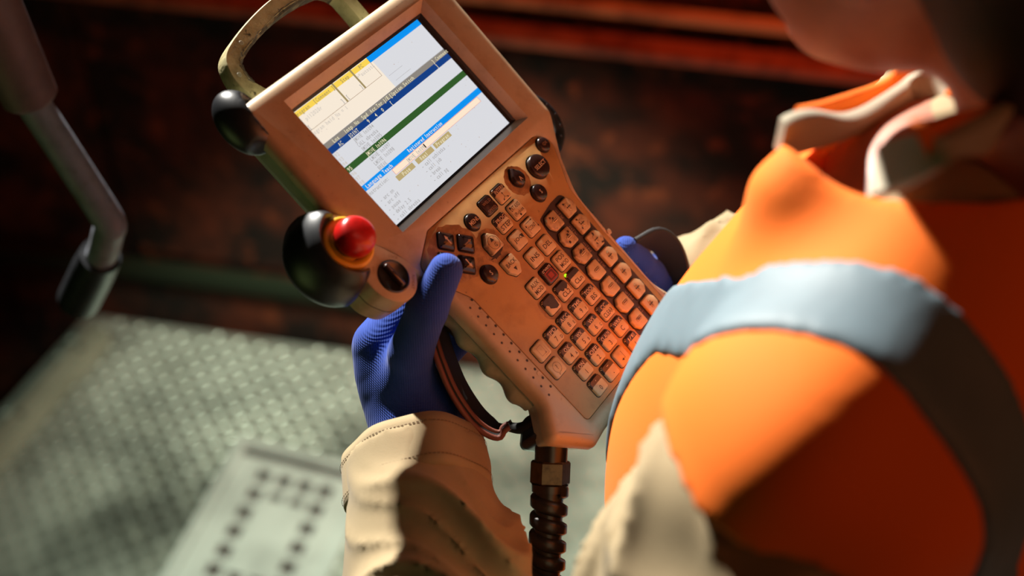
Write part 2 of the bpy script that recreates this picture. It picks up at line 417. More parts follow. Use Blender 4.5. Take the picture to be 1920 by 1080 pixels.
# ------------------------------------------------------------------ teach pendant (millimetres, origin at screen centre, +z out of its face)
PEND = Matrix(((0.52175673, -0.66710847, 0.53172945, -0.071991), (0.84997234, 0.4597892, -0.25717876, 0.7600165),
               (-0.07291733, 0.58614007, 0.80692185, 1.35237148), (0, 0, 0, 1)))
pend = bpy.data.objects.new('robot_control_pendant', None); link(pend); pend.matrix_world = PEND; pend.empty_display_size = .05
tag(pend, 'worn cream handheld robot control pendant with lit screen and keypad held in blue gloves', 'control pendant')
def L2W(x, y, z): return np.array(PEND @ Vector((x * S, y * S, z * S)))

OUT = fillet([(-99, 71, 9), (-100, -50, 10), (-78, -96, 14), (-76, -199, 14), (-93, -220, 6), (-67, -246, 6), (-50, -244, 10), (83, -243, 12), (84, -226, 12), (75, -204, 30),
              (77, -120, 40), (91, -93, 26), (114, -64, 14), (118, 71, 13)], 6)
front = solid('front_shell', OUT, [(2.2, -11.5), (0, -10), (0, -5.6), (1.0, -3), (2.8, -1.1), (5, -.3), (7.4, 0)], 'cream_plastic', None, None)
PAN = fillet([(-78, -80, 9), (-51, -65.5, 5), (84, -68, 12), (94, -79, 10), (74.5, -112, 25), (71.3, -150, 10), (71.5, -231, 4), (-59, -230.5, 4), (-61.5, -118, 14), (-76, -92, 8)], 6)
def cutter(polys):
    V, F = loft([zring(p, z) for p, z in polys]); o = mesh_obj('c', V, F)
    bm = bmesh.new(); bm.from_mesh(o.data); bmesh.ops.recalc_face_normals(bm, faces=bm.faces); bm.to_mesh(o.data); bm.free(); return o
BZ0 = [(-66, -51.2), (85, -51.2), (85, 51), (-66, 51)]; BZ1 = [(-68.5, -55.5), (89.5, -55.5), (89.5, 57.5), (-68.5, 57.5)]
BZX = [(-68.7, -55.8), (89.8, -55.8), (89.8, 57.9), (-68.7, 57.9)]
apply_bool(front, [cutter([(BZ0, -9), (BZ0, -7), (BZ1, 0), (BZX, .5)]),
                   cutter([(PAN, -4), (PAN, -1.6), (offset(PAN, -3.2), .05), (offset(PAN, -3.4), 1)])])
front.parent = pend; smooth_angle(front, 32)
# ring of cream lip round the panel
# back shell: display housing and grips
BK = fillet([(-97, 68, 9), (-98, -50, 10), (-76, -97, 14), (-74, -200, 8), (-90, -220, 4), (-67, -243, 4), (-50, -241, 8), (79, -240, 12), (72, -200, 30),
             (74, -120, 40), (88, -93, 26), (111, -64, 14), (115, 68, 13)], 6)
BKB = fillet([(-86, 58, 9), (-87, -44, 10), (-64, -92, 14), (-54, -196, 8), (-70, -213, 4), (-58, -230, 4), (-44, -234, 8), (64, -230, 12), (58, -200, 30), (58, -120, 40), (74, -90, 26), (100, -58, 14), (104, 58, 13)], 6)
solid('seam_gasket', BK, [(1.2, -12.6), (1.2, -11.2)], 'joint_dark', pend)
V, F = loft([[(x, y, z) for x, y in offset(BKB, d)] for d, z in ((9, -43.5), (2, -41.5), (0, -37))] + [[(x, y, z) for x, y in offset(BK, d)] for d, z in ((2.2, -24), (.5, -16), (0, -12.4))])
bk = mesh_obj('back_shell', V, F, 'cream_side', pend); smooth_angle(bk, 40)
# contoured finger grips along both long sides
for s in (-1, 1):
    rings = []
    for k in range(41):
        y = -112 - 86 * k / 40; wave = 3.4 * (math.cos((k / 40) * math.pi * 7) * .5 + .5) * min(1, k / 4, (40 - k) / 4); x0 = (-72.5 if s < 0 else 70.5)
        pr = [(0, -12.6), (3.2, -13), (4.2 + wave * .5, -16.5), (3.6 + wave, -21), (.6 + wave * .9, -26 - wave * .5), (-5, -31), (-14, -36), (-14, -13)]
        rings.append([(x0 + s * p[0], y, p[1]) for p in pr])
    V, F = loft(rings); g = mesh_obj('finger_grip', V, F, 'grip_grey', pend); bm = bmesh.new(); bm.from_mesh(g.data); bmesh.ops.recalc_face_normals(bm, faces=bm.faces); bm.to_mesh(g.data); bm.free(); smooth_angle(g, 38)
# membrane panel
mem = solid('membrane_panel', offset(PAN, .45), [(0, -4.5), (0, -1.5), (.4, -1.25)], 'membrane', pend)
SD = fillet([(31, -113.5, 2), (50, -110.5, 4), (63, -110.5, 5), (67, -124, 4), (66, -222, 2), (28.5, -222, 2), (28.5, -124, 3)], 3)
solid('axis_key_field', SD, [(0, -1.3), (0, -1.18)], 'strip_dark', mem)
# dirt notch clips on the panel border
for x, y in ((74, -155), (-63.5, -184)):
    solid('panel_clip', circle(x, y, 2.1, 14), [(0, -1.4), (0, -.2), (.6, .3)], 'cream_plastic', pend)
# screen
solid('screen_frame', BZ0, [(0, -9.2), (0, -8.2)], 'bezel_black', pend)
def inner_frame(x0, y0, x1, y1, t, z0, z1):
    geos = []
    a = [(x0, y0), (x1, y0), (x1, y1), (x0, y1)]; b = [(x0 + t, y0 + t), (x1 - t, y0 + t), (x1 - t, y1 - t), (x0 + t, y1 - t)]
    V = [(p[0] * S, p[1] * S, z1 * S) for p in a] + [(p[0] * S, p[1] * S, z0 * S) for p in b]
    return V, [(i, (i + 1) % 4, 4 + (i + 1) % 4, 4 + i) for i in range(4)]
V, F = inner_frame(-65.9, -51.1, 84.9, 50.9, 2.0, -8.1, -6.9)
mesh_obj('screen_rim', V, F, 'bezel_black', pend)
def emat(name, c, k=1.0):
    m = bpy.data.materials.new(name); m.use_nodes = True; b = m.node_tree.nodes['Principled BSDF']
    b.inputs['Base Color'].default_value = (.01, .01, .01, 1); b.inputs['Roughness'].default_value = .25; b.inputs['Specular IOR Level'].default_value = .12
    b.inputs['Emission Color'].default_value = (*rgb(*c), 1); b.inputs['Emission Strength'].default_value = k; MATS[name] = m
for n_, c in dict(px_white=(218, 219, 224), px_cream=(247, 233, 214), px_yellow=(250, 212, 84), px_cyan=(2, 146, 240), px_navy=(14, 62, 132), px_green=(48, 90, 42), px_grey=(140, 134, 126),
                  px_olive=(186, 166, 116), px_text=(168, 166, 166), px_tan=(160, 142, 98), px_line=(150, 120, 90), px_pink=(236, 176, 166), px_red=(226, 120, 120), px_peach=(252, 230, 204), px_black=(40, 34, 30), px_pale=(236, 226, 190), px_dim=(205, 196, 186), px_spot=(196, 178, 170)).items(): emat(n_, c)
PX = ['px_white', 'px_cream', 'px_yellow', 'px_cyan', 'px_navy', 'px_green', 'px_grey', 'px_olive', 'px_text', 'px_tan', 'px_line', 'px_pink', 'px_red', 'px_peach', 'px_black', 'px_pale', 'px_dim', 'px_spot']
pi = {n: i for i, n in enumerate(PX)}
X0, X1, Y0, Y1 = -65.5, 79, -49.6, 48.9; ZS = -7.9
LC = MATS
scr = []
def R_(x0, y0, x1, y1, c, dz): g = rect(x0, y0, x1, y1, ZS + dz); scr.append((*g, pi['px_' + c]))
def T_(s, x, y, c, h=2.9, adv=2.15, dz=.10):
    for i, ch in enumerate(s):
        if ch == ' ': continue
        vs, fs = glyphs(ch); x0 = min(v[0] for v in vs); x1 = max(v[0] for v in vs); wd_ = max(x1 - x0, .12); sx = min(adv * .78 / wd_, h * 1.0 / .73); sy = h / .73
        cx = x + adv * (i + .5)
        scr.append(([((cx + (v[0] - (x0 + x1) / 2) * sx) * S, (y + v[1] * sy) * S, (ZS + dz) * S) for v in vs], fs, pi['px_' + c]))
R_(X0, Y0, X1, Y1, 'white', 0)
R_(X0, 21, 19.6, 48.9, 'cream', .02)
R_(17.4, 44.4, X1, 48.9, 'cyan', .03)
R_(X0, 44.6, 17.4, 48.5, 'yellow', .04)
for a, b in ((X0, -22.3), (-20.6, -2.3), (-.7, 17.2)): R_(a, 33, b, 44.6, 'cream', .035)
for x in (-22.3, -2.3): R_(x, 33, x + 1.6, 48.9, 'tan', .05)
R_(X0, 32.8, 17.4, 33.05, 'line', .05); R_(17.1, 33, 17.4, 48.5, 'line', .05)
R_(22, 29.6, 38, 29.8, 'text', .04); R_(24, 24.3, 42, 24.5, 'text', .04); R_(20, 21, X1, 21.2, 'text', .04)
R_(X0, 16.9, X1, 20.9, 'grey', .05); R_(X0, 12.5, X1, 16.9, 'navy', .05)
R_(X0, -3.9, X1, .6, 'green', .05); R_(X0, -19.9, X1, -15.6, 'cyan', .05)
R_(-33.2, -24.6, 72.3, -20.0, 'red', .05); R_(-32.9, -24.4, 72.0, -20.3, 'peach', .06)
for a, b, t, tx in ((-35, -15.5, 'Pose', -29), (-12.3, 7.2, 'Real', -8), (9.4, 28.8, 'Program', 11.5)):
    R_(a, -29.2, b, -25.2, 'olive', .06); T_(t, tx, -28.6, 'pale')
R_(2.6, -24, 3.7, -20.8, 'black', .09)
T_('Program', -64, 45.0, 'tan'); T_('[Comment ]', -44, 45.0, 'tan'); T_('Step', -14.5, 45.0, 'tan'); T_('PC', 6, 45.0, 'tan')
T_('pl12020r', -59, 39.5, 'dim'); T_(']', -26, 34.4, 'text'); T_('[', -20, 34.4, 'text'); T_(']', -5, 34.4, 'text'); T_('[', -62, 34.0, 'text'); T_('>*autosta', -1.2, 40.6, 'dim')
T_('Program held No = 1', -66, 29.2, 'dim')
T_('Lns', -54.5, 17.3, 'pale'); T_('Intp', -42, 17.3, 'pale'); T_('No', -30.5, 17.3, 'pale'); T_('Spd', -22.5, 17.3, 'pale'); T_('Acc', -13.2, 17.3, 'pale'); T_('Tmr', -5.6, 17.3, 'pale'); T_('J/E', 2.0, 17.3, 'pale')
T_('[Option Switch', 9.6, 17.3, 'pale', adv=2.05); T_('] Comment', 61.5, 17.3, 'pale')
T_('AC', -53, 13.1, 'pale'); T_('JOINT', -42, 13.1, 'pale'); T_('9', -20.8, 13.1, 'pale'); T_('4', -12.2, 13.1, 'pale'); T_('0', -4.6, 13.1, 'pale'); T_('[', 5.6, 13.1, 'pale'); T_(']', 61.5, 13.1, 'pale')
for s_, y, c in (('JMOVE ln1094', 9.0, 'text'), ('CALL obrezka', 4.9, 'text'), ('JMOVE ln1095', .8 + .3, 'text'), ('JMOVE ln1096', -3.3, 'pale'), ('LMOVE ln1097', -7.4, 'text'), ('LMOVE ln1098', -11.4, 'text'), ('BREAK', -15.2, 'text')):
    T_(s_, -41.2, y, c, adv=1.85)
for i, y in enumerate((9.0, 4.9, 1.1, -3.3, -7.4, -11.4, -15.2)): T_(str(92 + i), -61.5, y, 'pale' if i == 3 else 'dim')
T_('KAS Language Teach', -68, -19.2, 'cream', adv=2.1); T_('Registered Instruction', -11.5, -19.2, 'cream', adv=1.85)
T_('Instruction:', -63.5, -24.0, 'text', adv=1.95); T_('JMOVE ln109', -18.5, -23.9, 'text', adv=1.9)
for i, s_ in enumerate(('- arc on', '- arc off', '- pause', '- delay 2.5', '- call obrezka')): T_(s_, -58.6, -32.0 - 4.05 * i, 'text', adv=1.85)
for i, s_ in enumerate(('- call ochistka', '- call job', '- break', '- call pg')): T_(s_, -12, -33.4 - 4.0 * i, 'text', adv=1.85)
# blotches on the glass
rs = random.Random(3)
for k in range(46):
    x, y = rs.uniform(-60, 76), rs.uniform(-47, 40)
    if k > 16: x, y = rs.uniform(-55, 70), rs.uniform(-47, -22)
    r = rs.uniform(.15, .5); scr.append((*poly(circle(x, y, r, 7, r * rs.uniform(.3, 1), rs.uniform(0, 3)), ZS + .12), pi['px_spot' if k % 3 else 'px_dim']))
Vs, Fs, Ms = join(scr)
sb = solid('screen', [(X0, Y0), (X1, Y0), (X1, Y1), (X0, Y1)], [(0, -8.15), (0, -7.92)], 'bezel_black', pend, None)
tag(mesh_obj('screen_image', Vs, Fs, mats=PX, fm=Ms, parent=sb), 'lit screen picture with coloured bars and program text')

# keys ------------------------------------------------------------
KZ = -1.25
def keycap(name, poly_, m, h=2.1, top=.9, base=True):
    o = solid(name, poly_, [(0, KZ), (0, KZ + h - .8), (.25, KZ + h - .3), (top, KZ + h)], m, pend, 50); return o, KZ + h
def lab(o, geos, m, name='legend'):
    V, F, M = join(geos)
    if V: mesh_obj(name, V, F, m, o)
def rr(cx, cy, w, h, r=2, rot=0):
    p = fillet([(cx - w / 2, cy - h / 2, r), (cx + w / 2, cy - h / 2, r), (cx + w / 2, cy + h / 2, r), (cx - w / 2, cy + h / 2, r)], 4)
    if rot:
        ca, sa = math.cos(rot), math.sin(rot); p = [(cx + (x - cx) * ca - (y - cy) * sa, cy + (x - cx) * sa + (y - cy) * ca) for x, y in p]
    return p
KW, KH = 13.0, 12.2
def grid_key(cx, cy, band=None, text=None, m='key_cream', two=None, corner=None, bandm='key_band', ring=True):
    solid('key_gap', rr(cx, cy, KW + 1.3, KH + 1.3, 2.5), [(0, KZ), (0, KZ + .06)], 'joint_dark', pend, None)
    o, z = keycap('key', rr(cx, cy, KW, KH, 2.1), m)
    if band is not None:
        w2, h2 = KW / 2 + .06, KH / 2 + .06
        bp = [(-w2, .9), (w2, .9), (w2, h2 - 2.1), (w2 - .6, h2 - .65), (w2 - 2.1, h2), (-w2 + 2.1, h2), (-w2 + .6, h2 - .65), (-w2, h2 - 2.1)]
        b = solid('key_band', [(cx + x, cy + y) for x, y in bp], [(0, KZ + .5), (0, z - .86), (.27, z - .3), (.85, z + .05)], bandm, o, None)
        if band: lab(b, [text_geo(band, cx, cy + 3.2, z + .1, 2.9, min(10.8, 3.1 * len(band)))], 'ink_light')
        if text: lab(o, [text_geo(text, cx - (.0 if not corner else .6), cy - 2.4, z + .03, 3.7 if len(text) < 3 else 3.5, min(11, 2.9 * len(text)) if len(text) > 1 else None)], 'ink_dark')
        if corner: lab(o, [text_geo(corner, cx + 4.3, cy - 3.6, z + .03, 2.3)], 'ink_dark')
    elif two:
        lab(o, [text_geo(two[0], cx, cy + 2.4, z + .03, 3.2, min(10.8, 3.0 * len(two[0]))), text_geo(two[1], cx, cy - 2.5, z + .03, 3.2, min(10.8, 3.0 * len(two[1])))], 'ink_dark')
    elif text: lab(o, [text_geo(text, cx, cy, z + .03, 3.4, min(10.4, 3.1 * len(text)))], 'ink_dark')
    return o, z
cx = {-3: -48.9, -2: -31.9, -1: -15.0, 0: 2.0, 1: 19.2}
cy = [-81.5, -96.9, -112.3, -128.8, -144.0, -159.3, -175.2, -190.4, -205.2, -219.9]
o, z = grid_key(3.0, -81.3, m='key_dark')
lab(o, [text_geo('WELD', 3, -78.9, z + .03, 2.2, 9), text_geo('SPEED', 3, -85, z + .03, 2.2, 9)], 'ink_faded')
def arrow(x0, y0, x1, y1, t, hd, z):
    d = Vector((x1 - x0, y1 - y0)).normalized(); n = Vector((-d.y, d.x)); e = Vector((x1, y1))
    b = e - d * hd * 1.4
    return [line(x0, y0, b.x, b.y, t, z), poly([tuple(b + n * hd * .65), tuple(b - n * hd * .65), tuple(e)], z)]
o, z = grid_key(19.4, -81.6, 'INTERP', None)
lab(o, arrow(19.4, -84.5, 19.4, -80.6, .3, 1.1, z + .03) + arrow(19.4, -84.5, 16.2, -86.6, .3, 1.1, z + .03) + arrow(19.4, -84.5, 22.8, -86.6, .3, 1.1, z + .03), 'ink_dark')
grid_key(cx[0] + .4, cy[1], 'PROG', 'STEP')
o, z = grid_key(20.0, cy[1], two=('EXT AXIS', '(Robot'))
lab(o, [poly(circle(15.2, -93.2, .9, 12), z + .03), poly(circle(19.6, -101.3, .9, 12), z + .03)], 'ink_dark', 'indicator_dot')
o, z = grid_key(19.5, cy[2])
lab(o, [text_geo('CONT', 19.8, -112.8, z + .03, 2.9, 8.2)] + arrow(15.0, -116.5, 15.0, -109.0, .3, 1.2, z + .03) + arrow(16.2, -108.4, 24.0, -108.4, .3, 1.2, z + .03) + arrow(25, -108.9, 25, -116.2, .3, 1.2, z + .03), 'ink_dark')
o, z = grid_key(2.3, cy[2], text='JOG'); lab(o, [poly([(5.2, -110.4), (8.4, -110.8), (7.6, -114.4)], z + .05)], 'ink_dark', 'worn_spot')
grid_key(cx[1], cy[3], text='DEL'); grid_key(2.6, cy[3], text='INS'); grid_key(19.5, cy[4], two=('POS', 'MOD')); grid_key(-14.7, cy[4], two=('AUX', 'MOD'))
# overwrite key: dark red with a red square
o, z = grid_key(2.8, cy[4], m='key_dark')
lab(o, [text_geo('O"WRITE', 2.8, -140.2, z + .03, 2.0, 10)], 'ink_light')
mat('key_red', (.30, .035, .02), .35); mat('key_red_dark', (.10, .015, .012), .35)
solid('red_square', rr(2.8, -145.4, 9.4, 7.6, .8), [(0, z - .2), (0, z + .04)], 'key_red', o, None)
solid('dark_square', rr(2.8, -145.3, 7.6, 6.0, .6), [(0, z - .2), (0, z + .08)], 'key_red_dark', o, None)
solid('worn_square', rr(2.6, -145.4, 4.6, 3.8, .6), [(0, z - .2), (0, z + .12)], 'key_red', o, None)
o, z = grid_key(19.0, cy[5], '', 'CLn'); 
o, z = grid_key(2.3, cy[5], '', 'CL2')
lab(o, [poly([(2.3 - 1 + x, cy[5] + y) for x, y in ((-2, 1.8), (-1.2, .4), (.6, -.2), (2.2, .7), (3.6, -.6), (5.4, .5), (7.0, 1.8))], z + .02)], 'key_band', 'worn_spot')
o, z = grid_key(-14.8, cy[5], '')
lab(o, [poly([(-14.8 + x, cy[5] + y) for x, y in ((-4.8, 1.8), (-3.2, .2), (-3.6, -1.6), (-1.2, -3.2), (1.4, -4.6), (4.6, -4.2), (5.2, -1.2), (5.6, 1.8))], z + .02)], 'key_band', 'worn_spot')
# little green status light
led = solid('status_light', circle(14.0, -153.6, 1.35, 16), [(0, KZ), (0, KZ + .6), (.6, KZ + 1.0)], 'led_green', pend, 60)
rows = [(1, 6, 'TOOL', 'BS', None), (0, 6, 'TMR', '9', 'F'), (-1, 6, 'ACC', '8', 'E'), (-2, 6, 'SPD', '7', 'D'), (1, 7, 'CC', 'CLEAR', None), (0, 7, 'WS', '6', 'C'), (-1, 7, 'WX', '5', 'B'), (-2, 7, 'OX', '4', 'A'),
        (1, 8, 'WRK', 'C', None), (0, 8, 'CL.AUX', '3', None), (-1, 8, 'OFF', '2', None), (-2, 8, 'ON', '1', None), (1, 9, 'J/E', 'I', None), (-1, 9, '-', '.', None), (-2, 9, ',', '0', None)]
for c_, r_, a, b, e in rows: 
    o, z = grid_key(cx[c_], cy[r_], '' if a in '-,' else a, b if b != '.' else None, corner=e)
    if a == '-': lab(o, [line(cx[c_] - 1.1, cy[r_] + 3.6, cx[c_] + 1.1, cy[r_] + 3.6, .4, z + .1)], 'ink_light'); lab(o, [poly(circle(cx[c_] + .6, cy[r_] - 3, .4, 8), z + .03)], 'ink_dark')
    if a == ',': lab(o, [line(cx[c_], cy[r_] + 3.0, cx[c_] + .3, cy[r_] + 3.9, .4, z + .1)], 'ink_light')
o, z = grid_key(cx[0] - .6, cy[9])
x, y = cx[0] - .6, cy[9]
lab(o, [line(x + 1.6, y + 3.4, x + 1.6, y - 2.2, .32, z + .03)] + arrow(x + 1.6, y - 2.2, x - 2.6, y - 2.2, .32, 1.6, z + .03), 'ink_dark')
o, z = grid_key(cx[-3], cy[6]); x, y = cx[-3], cy[6]
lab(o, [line(x - 3, y - 3, x - 3, y + 3.5, .25, z + .03), line(x - 3, y + 3.5, x + 2, y + 3.5, .25, z + .03), line(x + 2, y + 3.5, x + 2, y - 3, .25, z + .03), line(x + 2, y - 3, x - 3, y - 3, .25, z + .03),
        line(x - .5, y - 4.4, x + 4, y - 4.4, .25, z + .03), line(x + 4, y - 4.4, x + 4, y + 1.6, .25, z + .03), poly([(x + .8, y - 3.4), (x + 2.8, y - 3.4), (x + 1.8, y - 1.8)], z + .04)], 'ink_faded')
o, z = grid_key(cx[-3], cy[7]); x, y = cx[-3], cy[7]
ar = circle(x, y, 3.7, 18); 
lab(o, [text_geo('?', x + .1, y + .2, z + .03, 3.6)] + [line(*ar[i], *ar[(i + 1) % 18], .24, z + .03) for i in range(18) if i != 12] + [line(*ar[12], x - 2.2, y - 5, .24, z + .03), line(*ar[13], x - 2.2, y - 5, .24, z + .03)], 'ink_dark')
# axis jog keys (7 pairs)
names = ('X', 'Y', 'Z', 'rX', 'rY', 'rZ', '')
for i in range(7):
    y = -121.2 - 15.13 * i
    for s, x in ((-1, 39.2 - .42 * i), (1, 57.8 - .45 * i)):
        a, h = 5.9, 6.5
        pp = [(x + s * px_, y + py_, r) for px_, py_, r in ((-a, -h, 1.2), (a - 1.6, -h, 1.3), (a + 1.9, 0 - 2.4, 1), (a + 1.9, 2.4, 1), (a - 1.6, h, 1.3), (-a, h, 1.2))]
        pp = fillet(pp if s > 0 else pp[::-1], 3)
        solid('key_rim', offset(pp, -.7), [(0, KZ), (0, KZ + .8)], 'joint_dark', pend, None)
        o = solid('axis_key', pp, [(0, KZ), (0, KZ + 2.1), (.3, KZ + 2.6), (.9, KZ + 2.9)], 'key_worn' if i < 3 else 'key_cream', pend, 50); z = KZ + 2.9
        sl = rr(x, y, 6.4 if s < 0 else 2.6, 2.4 if s < 0 else 6.6, 1.2)
        if s < 0: V, F = loft([zring(sl, z), zring(offset(sl, .45), z + .35)], True, True)
        else: V, F = loft([zring(sl, z), zring(offset(sl, .45), z + .35)], True, True)
        mesh_obj('raised_mark', V, F, 'key_cream' if i < 3 else 'key_worn', o)
        geos = [line(*sl[k], *sl[(k + 1) % len(sl)], .28, z + .04) for k in range(len(sl))]
        if s > 0: geos.append(line(x - 2.4, y, x + 2.4, y, .7, z + .4)); geos.append(line(x, y - 2.4, x, y + 2.4, .35, z + .4))
        else: geos.append(line(x - 2.2, y, x + 2.2, y, .5, z + .4))
        lab(o, geos, 'ink_dark', 'mark_outline')
        if i < 3:
            rs = random.Random(i * 7 + s); gs = []
            for q in range(3):
                bx_, by_ = x + rs.uniform(-3.6, 4), y + rs.uniform(-5, 5)
                pts = [(bx_ + rs.uniform(.5, 1.9) * math.cos(t), by_ + rs.uniform(.4, 1.6) * math.sin(t)) for t in [k * 1.05 for k in range(6)]]
                gs.append(poly(pts, z + .02 + .004 * q))
            lab(o, gs, 'key_band', 'worn_spot')
    gs = [text_geo(str(i + 1), 48.7 - .4 * i, y + 3.2, KZ + .14, 3.0), line(46.6 - .4 * i, y + .6, 50.6 - .4 * i, y + .6, .35, KZ + .14)]
    if names[i]: gs.append(text_geo(names[i], 48.7 - .4 * i, y - 2.2, KZ + .14, 3.0, 3.4 if len(names[i]) > 1 else None))
    V, F, M = join(gs); mesh_obj('axis_number', V, F, 'ink_faded', mem)
# round keys
def round_key(x, y, r, m, txt, h=3.2, th=3, tw=None, dome=1.0, ink='ink_light'):
    solid('key_gap', circle(x, y, r + .7, 32), [(0, KZ), (0, KZ + .06)], 'joint_dark', pend, None)
    o = solid('round_key', circle(x, y, r, 32), [(0, KZ), (0, KZ + h - 1.2), (.35, KZ + h - .5), (1.2, KZ + h), (r * .6, KZ + h + .25)], m, pend, 60)
    if txt: lab(o, [text_geo(txt, x, y, KZ + h + .3, th, tw)], ink)
round_key(82.2, -77.2, 5.6, 'knob_dark', 'QX', th=2.6, tw=5, ink='ink_faded'); round_key(63.4, -85.8, 9.0, 'knob_dark', 'SELECT', 4.2, 3.2, 12.6)
round_key(46.9, -99.6, 6.3, 'knob_dark', 'S', 3.6, 3.2); round_key(-17.4, -82.2, 6.1, 'knob_dark', 'MENU', 3.0, 3.2, 10.4); round_key(-37.4, -114.8, 6.6, 'knob_dark', 'S', 3.2, 3.4)
ap = fillet([(40.6, -73.6, .5), (35.6, -78.6, 3), (34.4, -83.6, 5), (40.4, -89.6, 6), (46.6, -84, 5), (45.6, -78.6, 3)], 6)
solid('key_gap', offset(ap, -1), [(0, KZ), (0, KZ + .06)], 'joint_dark', pend, None)
o = solid('drop_key', ap, [(0, KZ), (0, KZ + 2.8), (.4, KZ + 3.5), (1.4, KZ + 4.2)], 'knob_dark', pend, 60); lab(o, [text_geo('A', 40.4, -83, KZ + 4.25, 3.3)], 'ink_light')
# four arrow keys, diamonds
for (x, y, dx, dy) in ((-46.2, -79.2, 0, 1), (-34.6, -89.4, 1, 0), (-57, -89.4, -1, 0), (-46.0, -99.8, 0, -1)):
    solid('key_gap', rr(x, y, 13.4, 13.4, 2.0, math.pi / 4), [(0, KZ), (0, KZ + .06)], 'joint_dark', pend, None)
    o = solid('arrow_key', rr(x, y, 12.2, 12.2, 1.8, math.pi / 4), [(0, KZ), (0, KZ + 1.4), (.7, KZ + 2.3), (3.2, KZ + 3.4)], 'knob_dark', pend, 60)
    lab(o, arrow(x - dx * 3.4, y - dy * 3.4, x + dx * 3.8, y + dy * 3.8, .95, 2.0, KZ + 3.45), 'ink_faded' if dx == 1 else 'ink_light')
# go key and back key
x, y = -17.8, -101.8
gp = fillet([(x - 6.8, y - 6.2, 1.2), (x + 6.4, y - 6.2, 1.2), (x + 6.4, y + 2.6, 1.4), (x + 1.6, y + 8.2, 1.6), (x - 1.6, y + 8.2, 1.6), (x - 6.8, y + 2.6, 1.4)], 4)
solid('key_gap', offset(gp, -1.0), [(0, KZ), (0, KZ + .06)], 'joint_dark', pend, None)
o = solid('go_key', gp, [(0, KZ), (0, KZ + 2.4), (.4, KZ + 3.1), (1.3, KZ + 3.6)], 'key_worn', pend, 50); z = KZ + 3.6; ar = circle(x, y, 4.9, 24)
lab(o, [line(*ar[i], *ar[(i + 1) % 24], .3, z + .03) for i in range(24)] + [poly([(x - 1.8, y + 1.2), (x + 1.8, y + 1.2), (x, y + 4.4)], z + .03), text_geo('G', x, y - 2, z + .03, 2.8)], 'ink_dark')
x, y = -17.8, -121.2
gp = fillet([(x - 6.6, y + 6.4, 1.2), (x - 6.6, y - 2.6, 1.4), (x - 2.4, y - 8, 2.0), (x + 2.4, y - 8, 2.0), (x + 6.6, y - 2.6, 1.4), (x + 6.6, y + 6.4, 1.2)], 4)
solid('key_gap', offset(gp, -.6), [(0, KZ), (0, KZ + .06)], 'joint_dark', pend, None)
o = solid('back_key', gp, [(0, KZ), (0, KZ + 1.9), (.3, KZ + 2.4), (.9, KZ + 2.7)], 'key_cream', pend, 50); z = KZ + 2.7
lab(o, [text_geo('BACK', x, y + 1.4, z + .03, 3.2, 10.6), poly([(x - 1.6, y - 2.2), (x, y - 5.2), (x + 1.6, y - 2.2)], z + .03)], 'ink_dark')
# smudge on the membrane left of the go key
V, F, M = join([poly([(-20 + 1.2 * math.cos(t) * (5 + 2 * math.sin(3 * t)), -109.8 + math.sin(t) * (1.6 + .5 * math.sin(5 * t))) for t in [k * .349 for k in range(18)]], KZ + .03)])
mesh_obj('grime_patch', V, F, 'strip_dark', mem)
grs = random.Random(5)
mat('grime', (.25, .125, .05), .5, noise=(200, (.40, .22, .09), .42, .62, 4))
for gx, gy, ga, gb in ((-46, -89.4, 23, 21), (40.4, -83, 11.5, 12), (-17.8, -103, 13, 13), (-15, -159.5, 11, 10.5), (3, -144.5, 10, 9.6), (2, -159.5, 10, 9.4), (-8, -111, 9, 4)):
    pts = [(gx + ga * (.92 + .10 * grs.random()) * math.cos(t), gy + gb * (.92 + .10 * grs.random()) * math.sin(t)) for t in [k * 2 * math.pi / 40 for k in range(40)]]
    pts = [(max(-74, px_), py_) for px_, py_ in pts if py_ < -67] 
    V, F = poly(pts, KZ + .012 + .003 * grs.random()); mesh_obj('grime_patch', V, F, 'grime', mem)
# dimple rows on the left and right ledge of the panel
for k in range(11):
    y = -118.4 - 7.72 * k
    for x, yy, r in ((-63.5, y, 1.05), (-69.2, y - 2.9, .95)):
        V, F = loft([zring(circle(x, yy, r, 10), .04 - (0 if x > -66 else .06)), zring(circle(x, yy, r * .8, 10), .10 - (0 if x > -66 else .06))]); mesh_obj('dimple', V, F, 'joint_dark', pend)
for k in range(9):
    y = -137 - 9.8 * k; V, F = loft([zring(circle(74.3, y, .55, 10), -.3), zring(circle(74.3, y, .45, 10), -.15)]); mesh_obj('dimple', V, F, 'joint_dark', pend)
# key switch housing and emergency stop on the left ear
ear = fillet([(-84, -58, 6), (-92, -47, 4), (-94, -24, 10), (-100, -16, 14), (-118, -16, 14), (-128, -30, 14), (-124, -48, 10), (-116, -58, 3), (-117, -74, 18), (-108, -90, 18), (-90, -90, 16), (-79, -76, 16)], 8)
solid('switch_housing', ear, [(3, -34), (1, -32), (0, -20), (0, -1.2), (.4, -.4), (1.4, 0)], 'cream_plastic', pend, 40)
solid('housing_seam', ear, [(-.12, -16.3), (-.12, -15.7)], 'joint_dark', pend, None)
kx, ky = -98.5, -72.2
ks = solid('key_switch', circle(kx, ky, 11.4, 40), [(0, -1), (0, .6), (.8, 1.0), (1.6, .2)], 'black_plastic', pend, 60)
solid('switch_knob', fillet([(kx - 2.2, ky - 9, 2), (kx + 2.2, ky - 9, 2), (kx + 2.2, ky + 9.4, 2), (kx - 2.2, ky + 9.4, 2)]), [(0, .2), (.1, 2.6), (.9, 3.4)], 'knob_dark', ks, 50)
lab(ks, [line(kx, ky + 3, kx, ky + 8.4, .6, 3.45)], 'ink_faded', 'pointer')
